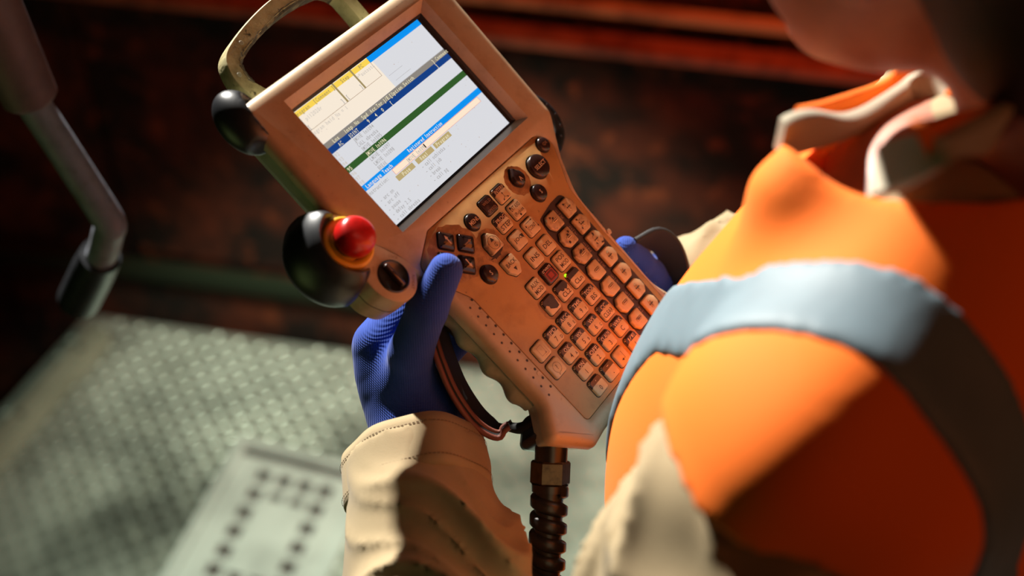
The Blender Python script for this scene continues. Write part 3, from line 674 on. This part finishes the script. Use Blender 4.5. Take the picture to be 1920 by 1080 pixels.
for t, a, c in (('OFF', 2.2, 14.2), ('LOCK', .72, 14.0), ('REPEAT', -.9, 14.2)):
    V, F = text_geo(t, kx + c * math.cos(a), ky + c * math.sin(a), .05, 2.0, 1.7 * len(t), a - math.pi / 2); mesh_obj('switch_lettering', V, F, 'ink_faded', ks)
ex_, ey_ = -109.3, -37.5
es = solid('emergency_stop', circle(ex_, ey_, 18, 48), [(0, -2), (0, 3.5), (.8, 4.6), (2.2, 5.0), (5.6, 3.4), (6.4, 1.5)], 'stop_yellow', pend, 50)
solid('stop_stem', circle(ex_, ey_, 9.2, 32), [(0, 0), (0, 14)], 'knob_dark', es, 50)
V, F = loft([zring(circle(ex_, ey_, r, 40), z) for r, z in ((10.5, 7), (12.8, 8), (13.5, 10), (13.4, 13), (12.7, 16.4), (11.4, 18.8), (9.2, 20.3), (6.4, 21.1), (3, 21.5))])
o = mesh_obj('red_button', V, F, 'stop_red', es); smooth_angle(o, 60)
# thick rubber guard wrapped round the stop button on its outer side
g = []
a0, a1 = math.radians(72), math.radians(268)
prof = [(19.5, -30), (19.0, -8), (19.4, 2), (20.6, 8), (23.4, 10.5), (27.5, 8), (31.5, 0), (34, -10), (34, -20), (31, -28), (25, -33)]
nst = 28; rings = []
for k in range(nst + 1):
    t = k / nst; a = a0 + (a1 - a0) * t; e = min(1, .35 + 4.5 * min(t, 1 - t)); e2 = min(1, .2 + 6 * min(t, 1 - t))
    rings.append([(ex_ + (19.3 + (r - 19.3) * e) * math.cos(a), ey_ + (19.3 + (r - 19.3) * e) * math.sin(a), (z + 8) * (e2 * .5 + .5) - 8) for r, z in prof])
V, F = loft(rings); o = mesh_obj('rubber_guard', V, F, 'black_rubber', pend); bm = bmesh.new(); bm.from_mesh(o.data); bmesh.ops.recalc_face_normals(bm, faces=bm.faces); bm.to_mesh(o.data); bm.free(); smooth_angle(o, 55)
# corner bumper, top left
def bfn(P):
    q = P * 1000
    d = ell(q, (-95, 63, -12), (16, 24, 16)); d = smax(d, -ell(q, (-106, 38, -6), (7, 9, 14)), 4)
    d = smax(d, -(ell(q, (-88, 60, -2), (9, 17, 9))), 2)
    return d / 1000
sd_obj('corner_bumper', bfn, (-.125, .034, -.034), (-.074, .092, .010), .0014, 'black_rubber', pend, 1)
def bfn2(P):
    q = P * 1000; q[..., 0] = q[..., 0]
    return ell(q, (112, -62, -14), (19, 20, 13)) / 1000
def strap_clip():
    pts = spline([(110, -40, -22), (122, -44, -22), (130, -54, -22), (131, -68, -22), (124, -80, -22), (112, -86, -22)], 6)
    V, F = tube(pts, 5.2, 12); o = mesh_obj('strap_lug', V, F, 'black_rubber', pend, smooth=60)
    for k in range(6):
        p = pts[6 + k * 4]; V, F = loft([zring(circle(p.x, p.y, 1.2, 8), p.z + 4.6), zring(circle(p.x, p.y, .8, 8), p.z + 5.6)]); mesh_obj('stud', V, F, 'knob_dark', o)
    V, F = tube([(116, -38, -15), (122, -43, -15)], 2.0, 12); mesh_obj('pin', V, F, 'rail_steel', o, smooth=60)
strap_clip()
# carrying handle, flat bar bent to a U, behind the top edge
hp = spline([(-50, 66, -36), (-58, 84, -36), (-56, 98, -36), (-48, 106, -36), (-22, 113, -36), (8, 117, -36), (38, 116, -36), (54, 112, -36), (62, 102, -36), (63, 90, -36), (62, 66, -36)], 7)
P_, T_v, N_ = frames(hp); rings = []
for i, p in enumerate(P_):
    t = T_v[i]; n = Vector((-t.y, t.x, 0)).normalized(); wv = 5.8
    rings.append([tuple(p + n * a * wv + Vector((0, 0, b))) for a, b in ((-.82, -7), (.82, -7), (1, -5.4), (1, 5.4), (.86, 7), (-.86, 7), (-1, 5.4), (-1, -5.4))])
V, F = loft(rings); hd = mesh_obj('carry_handle', V, F, 'handle_plastic', pend); bm = bmesh.new(); bm.from_mesh(hd.data); bmesh.ops.recalc_face_normals(bm, faces=bm.faces); bm.to_mesh(hd.data); bm.free(); smooth_angle(hd, 30)
# grimy worn inner edge of the handle
rings = []
rs = random.Random(11)
for i, p in enumerate(P_[6:-14]):
    t = T_v[i + 6]; n = Vector((-t.y, t.x, 0)).normalized(); e = rs.uniform(-.5, .6)
    c = p - n * 5.6
    if n.y < 0: pass
    rings.append([tuple(c + n * a * (1.2 + .3 * e) + Vector((0, 0, b))) for a, b in ((-1, -5), (1 + e * .3, -7.3), (1.2 + e, 7.2), (-1, 6 + e))])
V, F = loft(rings); mesh_obj('worn_edge', V, F, 'worn_edge', hd, smooth=30)
for i in (11, 24, 50):
    p = P_[i]; V, F = loft([zring(circle(p.x, p.y, 1.7, 16), 7 - 36), zring(circle(p.x, p.y, 1.5, 16), 7.15 - 36)]); mesh_obj('molding_mark', V, F, 'grip_grey', hd, smooth=30)
# cable boss, gland nut and spiral conduit
solid('gland_boss', fillet([(-87, -216, 5), (-65, -241, 5), (-46, -228, 4), (-66, -203, 4)]), [(5, -46), (1, -43), (0, -38), (0, -12)], 'black_plastic', pend, 45)
gd = Vector((-.57, -.71, -.41)).normalized(); g0 = Vector((-73, -224, -24))
dn = Vector((.0729, -.5861, -.8069))
def along(t0, t1, r0, r1, name, m, n=24, par=pend, smooth=40, chamf=0):
    a, b = g0 + gd * t0, g0 + gd * t1; L = (b - a)
    P4 = [a, a + L * .08, b - L * .08, b] if chamf else [a, b]; rr_ = [r0 - chamf, r0, r1, r1 - chamf] if chamf else [r0, r1]
    V, F = tube(P4, rr_, n); return mesh_obj(name, V, F, m, par, smooth=smooth)
along(4, 16, 11, 11, 'gland_collar', 'black_plastic', 28)
gn = along(15, 31, 13.4, 13.4, 'gland_nut', 'brass_dark', 6, smooth=20, chamf=1.1)
along(31, 36, 12.4, 12.0, 'gland_neck', 'black_plastic', 28)
cp = [g0 + gd * 34]; d = gd.copy()
for k in range(60):
    d = (d + (dn - d) * .025).normalized(); cp.append(cp[-1] + d * 7)
cp = cp[:]
V, F = tube(cp, 9.4, 20); cd = mesh_obj('spiral_conduit', V, F, 'conduit_black', pend, smooth=60)
# helical rib swept round the conduit
Pc, Tc, Nc = frames(cp); rings = []; turns = 34; N = turns * 22; tot = len(Pc) - 1
for i in range(N + 1):
    u = i / N * tot; k = min(int(u), tot - 1); f_ = u - k; c = Pc[k].lerp(Pc[k + 1], f_); t = Tc[k].lerp(Tc[k + 1], f_).normalized(); n = Nc[k].lerp(Nc[k + 1], f_); n = (n - t * n.dot(t)).normalized(); b = t.cross(n)
    a = -i / 22 * 2 * math.pi; r = n * math.cos(a) + b * math.sin(a)
    rings.append([tuple(c + r * rad + t * off) for rad, off in ((8.6, -5.6), (12.3, -3.4), (12.8, -2.6), (12.8, 2.6), (12.3, 3.4), (8.6, 5.6))])
V, F = loft(rings); o = mesh_obj('spiral_rib', V, F, 'conduit_black', cd, smooth=35)
# padded hand strap on the left side: runs outside the glove down to the boss
def band(name, path, wdir, wid, thick, m, parent, prof=None):
    P, T, N = frames(path); rings = []
    for i, p in enumerate(P):
        wv = Vector(wdir[i]) if isinstance(wdir, list) else Vector(wdir); wv = (wv - T[i] * wv.dot(T[i])).normalized(); n = T[i].cross(wv); wi = wid[i] if isinstance(wid, list) else wid
        rings.append([tuple(p + wv * a * wi / 2 + n * b * thick / 2) for a, b in ((-1, -.6), (-.94, -1), (.94, -1), (1, -.6), (1, .6), (.94, 1), (-.94, 1), (-1, .6))])
    V, F = loft(rings); o = mesh_obj(name, V, F, m, parent); bm = bmesh.new(); bm.from_mesh(o.data); bmesh.ops.recalc_face_normals(bm, faces=bm.faces); bm.to_mesh(o.data); bm.free(); smooth_angle(o, 40); return o

# ------------------------------------------------------------------ the worker: pose (world metres)
Fv = np.array((-.835, .55, 0.)); Fv /= np.linalg.norm(Fv); Sv = np.array((-Fv[1], Fv[0], 0.)); Zv = np.array((0, 0, 1.))
BP = np.array((.240, .575, 1.400))                      # midpoint between the shoulder joints
def B(s, f, z): return BP + Sv * s + Fv * f + Zv * z     # s: to the worker's left, f: forwards
def to_body(P): q = P - BP; return np.stack([q @ Sv, q @ Fv, q[..., 2]], -1).astype(np.float32)
SHL, SHR = B(.178, 0, 0), B(-.178, .02, 0)
ELL = at(1060, 1540, .81); WRL = L2W(-96, -157, -92)
WRR = L2W(128, -232, -66); ELR = B(-.27, .10, -.27)
class Field:
    def __init__(s, lo, hi, h):
        s.lo = np.array(lo, float); s.h = h; s.n = [int(math.ceil((hi[i] - lo[i]) / h)) + 1 for i in range(3)]; s.F = np.full(s.n, .5, np.float32)
    def reg(s, pts, pad):
        pts = np.array(pts); a = np.clip(((pts.min(0) - pad - s.lo) / s.h).astype(int), 0, None); b = np.minimum(((pts.max(0) + pad - s.lo) / s.h).astype(int) + 2, s.n)
        sl = tuple(slice(int(a[i]), int(b[i])) for i in range(3))
        ax = [(np.arange(a[i], b[i]) * s.h + s.lo[i]).astype(np.float32) for i in range(3)]
        return sl, np.stack(np.meshgrid(*ax, indexing='ij'), -1)
    def add(s, pts, pad, fn, k=.02, mode='u'):
        sl, P = s.reg(pts, pad)
        if P.size == 0: return s
        d = fn(P); s.F[sl] = smin(s.F[sl], d, k) if mode == 'u' else smax(s.F[sl], -d, k)
        return s
    def cone(s, a, b, ra, rb, k=.02, mode='u'): return s.add([a, b], max(ra, rb) + k + .03, lambda P: cone(P, a, b, ra, rb), k, mode)
    def ell(s, c, r, k=.02, Rm=None, mode='u'): return s.add([c], max(r) + k + .03, lambda P: ell(P, c, r, Rm), k, mode)
    def build(s, name, m, parent=None, relax=1):
        V, F = nets(s.F, s.lo, s.h); me = bpy.data.meshes.new(name); me.from_pydata(V.tolist(), [], F.tolist()); me.materials.append(MATS[m])
        me.polygons.foreach_set('use_smooth', [True] * len(me.polygons)); bm = bmesh.new(); bm.from_mesh(me)
        for _ in range(relax): bmesh.ops.smooth_vert(bm, verts=bm.verts, factor=.5, use_axis_x=True, use_axis_y=True, use_axis_z=True)
        bm.to_mesh(me); bm.free(); me.update(); return link(bpy.data.objects.new(name, me), parent)
HB = np.stack([Sv, Fv, Zv], 1)                           # columns: body axes in world

# hand skeletons in pendant millimetres: (chain, radii)
HL = [([(-93, -138, -78), (-93, -118, -48), (-87, -103, -12), (-70, -92, 8.5)], (15, 13.5, 12, 9.6)),
      ([(-83, -102, -84), (-48, -96, -66), (-22, -97, -55.5), (-2, -99, -54.5)], (11, 9.5, 8.6, 7.6)),
      ([(-88, -117, -92), (-50, -114, -72), (-22, -115, -56), (0, -116, -54.5)], (11, 9.5, 8.6, 7.6)),
      ([(-92, -131, -98), (-56, -127, -76), (-28, -127, -57), (-8, -128, -54.5)], (10.5, 9, 8.2, 7.3)),
      ([(-94, -144, -100), (-64, -141, -80), (-38, -139, -62), (-20, -139, -54)], (9.5, 8, 7.2, 6.6))]
HR = [([(118, -222, -52), (108, -204, -34), (98, -190, -24), (90, -176, -16)], (14, 12, 10.5, 9)),
      ([(122, -192, -58), (92, -182, -64), (66, -182, -57), (46, -182, -54.5)], (11, 9.5, 8.6, 7.6)),
      ([(125, -206, -66), (92, -200, -72), (64, -200, -58), (42, -200, -54.5)], (11, 9.5, 8.6, 7.6)),
      ([(126, -222, -74), (96, -218, -76), (70, -217, -59), (50, -217, -54.5)], (10.5, 9, 8.2, 7.3)),
      ([(126, -236, -78), (100, -234, -76), (78, -233, -60), (62, -232, -54)], (9.5, 8, 7.2, 6.6))]
def add_hand(fd, H, W, g, kk=1.0):
    """g: glove thickness in mm"""
    for ch, rd in H:
        pts = [L2W(*p) for p in ch]
        for i in range(3): fd.cone(pts[i], pts[i + 1], (rd[i] + g) * S * kk, (rd[i + 1] + g) * S * kk, .0035 if i else .006)
        # knuckle
    wr = W
    for j, (ch, rd) in enumerate(H):
        fd.cone(L2W(*ch[0]), wr, (rd[0] + g + (2.5 if j == 0 else 3)) * S, (23 + g) * S, .016)
    if W is WRL: fd.cone(at(739, 612, .985), at(760, 760, .982), .0135 + g * S, .0185 + g * S, .010)
    return fd

person_f = Field((-.30, .02, .70), (.78, 1.14, 1.84), .0062)
f = person_f
f.cone(B(.15, 0, 0), B(-.15, 0, 0), .058, .058, .04).ell(B(0, .01, -.17), (.175, .115, .25), .05, HB).ell(B(0, 0, -.45), (.155, .11, .22), .05, HB).ell(B(0, 0, -.62), (.165, .12, .14), .05, HB)
f.cone(B(-.01, -.075, .0), B(-.005, -.015, .15), .048, .044, .02)
for a, b, c in ((SHL, ELL, WRL), (SHR, ELR, WRR)):
    f.cone(a, b, .050, .038, .03); f.cone(b, c, .038, .026, .02)
for s in (1, -1): f.cone(B(.09 * s, 0, -.62), B(.10 * s, .01, -.80), .08, .075, .04)
add_hand(f, HL, WRL, -1.0); add_hand(f, HR, WRR, -1.0)
# head, bent forwards and turned to the pendant
HC = B(0.0, .055, .226); tilt = math.radians(20); yaw = math.radians(8)
hf = Fv * math.cos(tilt) - Zv * math.sin(tilt); hs = Sv * math.cos(yaw) + hf * math.sin(yaw); hs /= np.linalg.norm(hs); hf = hf - hs * (hf @ hs); hf /= np.linalg.norm(hf); hz = np.cross(hs, hf); hz = -hz if hz[2] < 0 else hz
HR3 = np.stack([hs, hf, hz], 1)
def H(s, f_, z): return HC + hs * s + hf * f_ + hz * z
f.ell(H(0, -.015, .025), (.076, .096, .094), .02, HR3).ell(H(0, .035, -.035), (.060, .062, .075), .03, HR3).ell(H(0, .070, -.088), (.024, .022, .018), .02, HR3)
f.ell(H(0, .088, .028), (.050, .014, .010), .012, HR3).cone(H(0, .094, .012), H(0, .112, -.022), .008, .012, .010)
for s in (1, -1):
    f.ell(H(.014 * s, .103, -.025), (.008, .010, .008), .005, HR3).ell(H(.045 * s, .068, -.015), (.022, .020, .018), .02, HR3).ell(H(.080 * s, -.005, -.005), (.009, .019, .031), .008, HR3)
    f.ell(H(.032 * s, .098, .010), (.014, .010, .009), .004, HR3, 's')
f.ell(H(0, .092, -.052), (.024, .010, .006), .006, HR3).ell(H(0, .090, -.063), (.021, .010, .006), .005, HR3)
person = f.build('person', 'skin', None, 1)
tag(person, 'person in orange vest and khaki jacket bent over the pendant, holding it in blue gloves', 'person')
for s in (1, -1):
    bm = bmesh.new(); bmesh.ops.create_uvsphere(bm, u_segments=16, v_segments=10, radius=.0112); bmesh.ops.translate(bm, verts=bm.verts, vec=Vector(H(.032 * s, .087, .010))); ey = bm_obj('eye', bm, 'eye_white', person, 60)
    bm = bmesh.new(); bmesh.ops.create_uvsphere(bm, u_segments=16, v_segments=10, radius=.0058); bmesh.ops.translate(bm, verts=bm.verts, vec=Vector(H(.032 * s, .0932, .0065))); bm_obj('iris', bm, 'hair_dark', ey, 60)
    f = Field(H(.032 * s, .087, .010) - .03, H(.032 * s, .087, .010) + .03, .0015); f.ell(H(.032 * s, .0865, .0115), (.0128, .0128, .0125), .001, HR3)
    ec = H(.032 * s, .0865, .0115); nl = (hz * .85 + hf * .15); f.add([ec], .05, lambda P: ((P - ec - hz * .001) @ nl).astype(np.float32), .001, 's')
    f.build('eyelid', 'skin', person, 0)
# hair
f = Field(HC - .17, HC + .17, .004); f.ell(H(0, -.022, .034), (.083, .100, .096), .02, HR3)
f.add([HC], .3, lambda P: (((P - H(0, .045, .03)) @ hf) * -1 + ((P - H(0, .045, .03)) @ hz) * -.6).astype(np.float32) * -1 * -1, .01, 's')
f.ell(H(0, .05, -.085), (.10, .095, .075), .01, HR3, 's'); f.ell(H(0, -.05, -.05), (.062, .050, .075), .02, HR3)
f.build('hair', 'hair_dark', person, 1)

# gloves
for H_, W_, nm, e in ((HL, WRL, 'left_glove', at(783, 850, .968)), (HR, WRR, 'right_glove', L2W(138, -250, -74))):
    pts = [L2W(*p) for ch, r in H_ for p in ch] + [W_, e]; lo = np.min(pts, 0) - .035; hi = np.max(pts, 0) + .035
    f = Field(lo, hi, .0016); add_hand(f, H_, W_, 1.4); d_ = (e - W_) / np.linalg.norm(e - W_); f.cone(W_ - d_ * .012, W_ + d_ * .03, .0265, .0285, .012)
    gl = f.build('glove', 'glove_knit', person, 1); gl['label'] = 'blue knitted work glove with a ribbed cuff on the ' + nm.split('_')[0] + ' hand'
    f = Field(W_ - .05, W_ + .05, .0018)
    f.cone(W_ + d_ * .006, W_ + d_ * .050, .0290, .0300, .002)
    fp = (W_ + d_ * .004); f.add([W_], .09, lambda P: ((P - fp) @ d_).astype(np.float32), .001, 's')
    cf = f.build('ribbed_cuff', 'glove_cuff', gl, 1)

# khaki jacket sleeves with folds
def basis(a, b):
    t = (b - a) / np.linalg.norm(b - a); n = np.cross(t, Zv); n /= np.linalg.norm(n); return t, n, np.cross(t, n)
def fold(P, a, b, amp, fr, tw, seed):
    t, n, m = basis(a, b); q = P - a; L = np.linalg.norm(b - a); u = (q @ t) / L; ph = np.arctan2(q @ m, q @ n)
    x = tw * ph + fr * u + .9 * np.sin(2 * ph + 3 * u + seed) + .5 * np.sin(5 * u - 3 * ph + seed * 2)
    r = 1 - np.abs(np.sin(x)); y = -tw * .5 * ph + fr * .6 * u + 1.3 * np.sin(ph + seed)
    return (amp * (r ** 1.6) + amp * .7 * (1 - np.abs(np.sin(y))) ** 3 - amp * .4 + amp * .35 * (1 - np.abs(np.sin(2.1 * x + 2 * ph))) ** 3).astype(np.float32)
CUFF = at(782, 862, .966)
def sleeve(name, sh, el, cu, m, seed, r_c=.042, lab_=None, cdir=None):
    pts = [sh, el, cu]; lo = np.min(pts, 0) - .10; hi = np.max(pts, 0) + .10; f = Field(lo, hi, .0034)
    t = (el - cu) / np.linalg.norm(el - cu)
    if cdir is None: cdir = t
    cdir = cdir / np.linalg.norm(cdir)
    def fn(P):
        mid = cu + cdir * .075; d1 = smin(cone(P, cu - cdir * .02, mid, r_c, .052), cone(P, mid, el, .052, .062), .02); u = np.clip(((P - cu) @ t) / .10, .0, 1)
        d1 = d1 - fold(P, cu, el, .016, 8.0, 1.0, seed) * u
        d2 = cone(P, el, el + (sh - el) * .86, .062, .067) - fold(P, el, sh, .013, 9.5, 1.0, seed + 2)
        return smin(d1, d2, .03)
    f.F = fn(sd_pts(f)).astype(np.float32)
    f.add([cu], .16, lambda P: ((P - cu) @ cdir).astype(np.float32), .0015, 's')
    # hollow mouth
    f.add([cu], .08, lambda P: cone(P, cu - cdir * .03, cu + cdir * .045, r_c - .004, r_c - .006), .001, 's')
    o = f.build(name, m, person, 1)
    if lab_: o['label'] = lab_
    return o
def sd_pts(f):
    ax = [(np.arange(f.n[i]) * f.h + f.lo[i]).astype(np.float32) for i in range(3)]; return np.stack(np.meshgrid(*ax, indexing='ij'), -1)
sl = sleeve('jacket_sleeve', SHL + (SHL - ELL) * .02, ELL, CUFF, 'khaki_cloth', 1.3, .0485, 'creased khaki left sleeve', at(790, 930, .949) - CUFF)
cuR = WRR + (ELR - WRR) / np.linalg.norm(ELR - WRR) * .01
sleeve('jacket_sleeve', SHR, ELR, cuR, 'khaki_cloth', 4.1, .0435)
# cuff band with rolled hem and stitch lines
cax = at(790, 930, .949) - CUFF; t, n, m_ = basis(CUFF, CUFF + cax)
def ringpts(c, r, k, n_=72): return [Vector(c + (n * math.cos(a) + m_ * math.sin(a)) * (r + .0016 * math.sin(3 * a + k) + .0012 * math.sin(7 * a + 2 * k))) for a in [2 * math.pi * i / n_ for i in range(n_)]]
rings = [ringpts(CUFF + t * u, r, 1.0) for u, r in ((.004, .0425), (-.004, .0435), (-.0075, .0455), (-.006, .0485), (0, .0492), (.012, .0492), (.026, .0496), (.031, .0494), (.034, .0475), (.034, .043))]
V, F = loft([[tuple(p) for p in r] for r in rings], False, False, 1); cb = mesh_obj('cuff_band', V, F, 'khaki_cloth', sl, smooth=60)
V, F = [], []
for u, r in ((.0015, .0497), (.027, .0502)):
    rp = ringpts(CUFF + t * u, r, 1.0, 120)
    for i in range(0, 120, 1):
        a, b = rp[i], rp[i].lerp(rp[(i + 1) % 120], .62); k0 = len(V); w_ = Vector(t) * .0005; o_ = (a - Vector(CUFF + t * u)).normalized() * .0003
        V += [tuple(a - w_), tuple(b - w_), tuple(b + w_), tuple(a + w_), tuple(a + o_), tuple(b + o_)]
        F += [(k0, k0 + 1, k0 + 5, k0 + 4), (k0 + 4, k0 + 5, k0 + 2, k0 + 3)]
tag(mesh_obj('stitching', V, F, 'khaki_stitch', sl), kind='stuff')

# torso: jacket body, vest, reflective bands
def torso(P, g):
    q = to_body(P); s_, f_, z_ = q[..., 0], q[..., 1], q[..., 2]
    d = cone(q, (.150, 0, -.012), (-.150, 0, -.012), .066, .066)
    d = smin(d, cone(q, (.135, -.012, .018), (.040, -.015, .045), .034, .040), .03); d = smin(d, cone(q, (-.135, -.012, .018), (-.040, -.015, .045), .034, .040), .03)
    d = smin(d, ell(q, (0, .004, -.235), (.196, .142, .268)), .05); d = smin(d, ell(q, (0, -.005, -.45), (.185, .135, .30)), .06)
    fo = .006 * np.sin(22 * s_ + 9 * z_ + 2 * np.sin(8 * f_ + 5 * z_)) + .005 * np.sin(15 * z_ + 26 * f_ - 8 * s_)
    return d - g - fo
f = Field(BP + np.array((-.26, -.28, -.66)), BP + np.array((.26, .26, .13)), .006); f.F = torso(sd_pts(f), .004)
f.add([BP], .6, lambda P: (to_body(P)[..., 2] + .62).astype(np.float32), .003, 's')
jk = f.build('jacket_body', 'khaki_cloth', person, 1)
f = Field(BP + np.array((-.27, -.29, -.62)), BP + np.array((.27, .27, .13)), .0042); P = sd_pts(f); vest_d = torso(P, .016); q = to_body(P)
for a, b in ((SHL, ELL), (SHR, ELR)): vest_d = smin(vest_d, cone(P, a, a + (b - a) * .3, .070, .076) - .004 * np.sin(q[..., 1] * 60 + q[..., 2] * 30), .03)
vest_d = smin(vest_d, ell(P, at(1490, 384, .750), (.020, .020, .030)), .045); vest_d = smin(vest_d, cone(P, at(1490, 345, .75), at(1503, 296, .745), .014, .005), .025)
def arm_hole(P):
    r = []
    for a, b in ((SHL, ELL), (SHR, ELR)):
        d = (b - a) / np.linalg.norm(b - a); r.append(cone(P, a + d * .102, a + d * .45, .112, .12))
    return np.minimum(*r)
ah = np.minimum(arm_hole(P), ell(q, (0, .03, .15), (.085, .10, .115)))
f.F = smax(smax(vest_d, -ah, .004), -(q[..., 2] + .60), .004)
f.F = smax(f.F, -(vest_d + .012), .002).astype(np.float32)
vest = f.build('safety_vest', 'vest_orange', person, 1); vest['label'] = 'bright orange safety vest'
for dist in (.138, -.138):
    off = dist * (1 + .6 * np.clip(-q[..., 1] - .02, 0, .2)) - np.sign(dist) * .7 * np.clip(.035 - q[..., 2], 0, .11) * np.clip(q[..., 1] / .05, 0, 1)
    f.F = smax(np.maximum(vest_d - .0030, -(vest_d + .010)), np.abs(q[..., 0] - off) - .029, .003); f.F = np.maximum(f.F, -ah); f.F = np.maximum(f.F, -(q[..., 2] + .40)).astype(np.float32)
    o = f.build('reflective_band', 'reflective_band', vest, 2)
f.F = np.maximum(np.maximum(vest_d - .0025, -(vest_d + .009)), np.abs(q[..., 2] + .42) - .026).astype(np.float32); f.build('reflective_band', 'reflective_band', vest, 1)
# collars: pale jacket collar standing inside the orange vest collar
def collar(name, m, r0, r1, z0, z1, th, seed, cf=.03, par=None):
    rings = []; N = 64
    for (r, z) in ((r0, z0), (r1, z1), (r1 + th, z1 + .002), (r1 + th * 1.6, z1 - .008), (r0 + th * 1.4, z0)):
        ring = []
        for k in range(N):
            a = math.radians(28) + math.radians(304) * k / (N - 1)      # open at the throat
            wv = .006 * math.sin(5 * a + seed) + .004 * math.sin(9 * a + 2 * seed)
            ring.append(tuple(B(-.012 + (r + wv) * math.sin(a) * 1.02, cf + (r + wv) * math.cos(a) * 1.12 + .18 * (z - .06), z + wv * .8 - .02 * math.cos(a) * 1)))
        rings.append(ring)
    V = [p for r in rings for p in r]; F = []
    for i in range(len(rings)):
        j = (i + 1) % len(rings)
        for k in range(N - 1): F.append((i * N + k, i * N + k + 1, j * N + k + 1, j * N + k))
    F += [tuple(i * N for i in range(5)), tuple(i * N + N - 1 for i in range(5))[::-1]]
    o = mesh_obj(name, V, F, m, par or person, smooth=60); return o
cpt = [(1462, 256, .745), (1510, 246, .750), (1580, 238, .765), (1650, 212, .78), (1722, 178, .785), (1800, 150, .76), (1860, 180, .71), (1868, 236, .66), (1800, 262, .625), (1730, 292, .635), (1650, 322, .68)]
cpath = spline([Vector(at(*p)) * 1000 for p in cpt], 6)
o = band('jacket_collar', cpath, (.25, .1, 1), [20 + 6 * math.sin(k * .35) for k in range(len(cpath))], 7, 'khaki_pale', jk)
vpath = [p + Vector((-3, 9, -5)) + (p - Vector(B(0, 0, .10)) * 1000).normalized() * 9 for p in cpath[8:-9]]
band('vest_collar', vpath, (.2, .2, 1), [26 + 4 * math.sin(k * .3) for k in range(len(vpath))], 5, 'vest_orange', vest)
# trousers and boots, below the frame
f = Field(B(0, 0, -1.40) - np.array((.36, .36, .01)), B(0, 0, -.52) + .36 * np.array((1, 1, .2)), .008)
HIP = [B(.09 * s, 0, -.60) for s in (1, -1)]; ANK = [np.array(B(.12, .05, 0)) * (1, 1, 0) + (0, 0, .10), np.array(B(-.12, -.04, 0)) * (1, 1, 0) + (0, 0, .10)]
for h_, a_ in zip(HIP, ANK): kn = (h_ + a_) / 2 + Fv * .03; f.cone(h_, kn, .098, .072, .03); f.cone(kn, a_, .072, .060, .02)
f.ell(B(0, 0, -.58), (.175, .13, .13), .05, HB); f.build('trousers', 'trouser_dark', person, 1)
for a_ in ANK:
    f = Field(a_ - .24, a_ + .24, .006); b0 = np.array((a_[0], a_[1], .045)); f.cone(b0 - Fv * .05, b0 + Fv * .13, .042, .040, .02); f.cone(a_, a_ + Zv * .05 , .05, .054, .03); f.cone(b0, a_, .048, .048, .03)
    f.add([b0], .3, lambda P: (P[..., 2] - .002).astype(np.float32), .001, 's'); f.build('boot', 'boot_black', person, 1)

# strap round the left hand, part of the pendant
PI_ = PEND.inverted()
def W2L(p): return PI_ @ Vector(p) * 1000
pth = spline([W2L(at(*q)) for q in ((790, 585, .975), (815, 612, .968), (834, 670, .965), (860, 730, .968), (897, 782, .972), (934, 806, .975), (958, 796, .975))], 6)
sw = W2L(at(925, 712, 1.03)) - W2L(at(880, 745, .955))
band('hand_strap', pth, sw, [40 + 2 * math.sin(k / 6) for k in range(len(pth))], 4.5, 'strap_black', pend)
P_, T_v, N_ = frames(pth)
for e in (-1.0, -.72):
    pp = []
    for i, p in enumerate(P_[3:]):
        wv = sw - T_v[i + 3] * sw.dot(T_v[i + 3]); wv.normalize(); pp.append(p + wv * e * 20 + T_v[i + 3].cross(wv) * (0 if e == -1 else 2.2))
    V, F = tube(pp, 2.0, 10); mesh_obj('strap_piping', V, F, 'strap_edge_lit', pend, smooth=60)
V, F = tube(spline([W2L(at(*q)) for q in ((952, 800, .972), (975, 803, .965), (1000, 795, .955), (1030, 772, .945))], 6), [3.2 + .13 * k for k in range(19)], 12); mesh_obj('strap_cord', V, F, 'strap_black', pend, smooth=60)
pth = spline([(96, -178, -14), (112, -184, -8), (120, -200, -12), (118, -222, -24), (104, -232, -34)], 6)
band('hand_strap', pth, (.2, .2, 1), 22, 4, 'strap_black', pend)

# ------------------------------------------------------------------ bent white pipe on the left
pp = bpy.data.objects.new('bent_pipe', None); link(pp); pd = 1.18
c0 = at(-60, -75, pd - .10); pp.location = Vector(c0); tag(pp, 'bent white painted pipe with a dark sleeve hanging at the left edge', 'pipe')
def rel(p): return Vector(p) - Vector(c0)
a_, b_, c_, d_ = at(-60, -75, pd - .10), at(60, 190, pd - .02), at(214, 428, pd + .04), at(176, 505, pd + .10)
path = [rel(b_ + (a_ - b_) * .2)] + [rel(b_ + (c_ - b_) * u) for u in (.0, .3, .6, .86)] + [rel(p) for p in (c_ * .93 + b_ * .04 + d_ * .03, c_ * .8 + d_ * .17 + b_ * .03, c_ * .5 + d_ * .5, d_)]
V, F = tube(spline(path, 6), .0138, 24, 1); mesh_obj('pipe', V, F, 'pipe_paint', pp, smooth=60)
V, F = tube([rel(a_ + (a_ - b_) * 5), rel(a_), rel(a_ + (b_ - a_) * .55), rel(b_ - (b_ - a_) * .03), rel(b_)], [.026, .026, .024, .0225, .019], 28, 1); mesh_obj('sleeve', V, F, 'pipe_sleeve', pp, smooth=40)
e_ = d_ + (d_ - c_) * .8
V, F = tube([rel(c_ * .35 + d_ * .65), rel(d_), rel(e_)], [.0185, .020, .020], 24, 1); mesh_obj('end_clamp', V, F, 'black_rubber', pp, smooth=40)
V, F = tube([rel(e_), rel(e_ + np.array((-.12, .40, -.30)))], [.012, .012], 16, 1); mesh_obj('hose', V, F, 'black_rubber', pp, smooth=40)
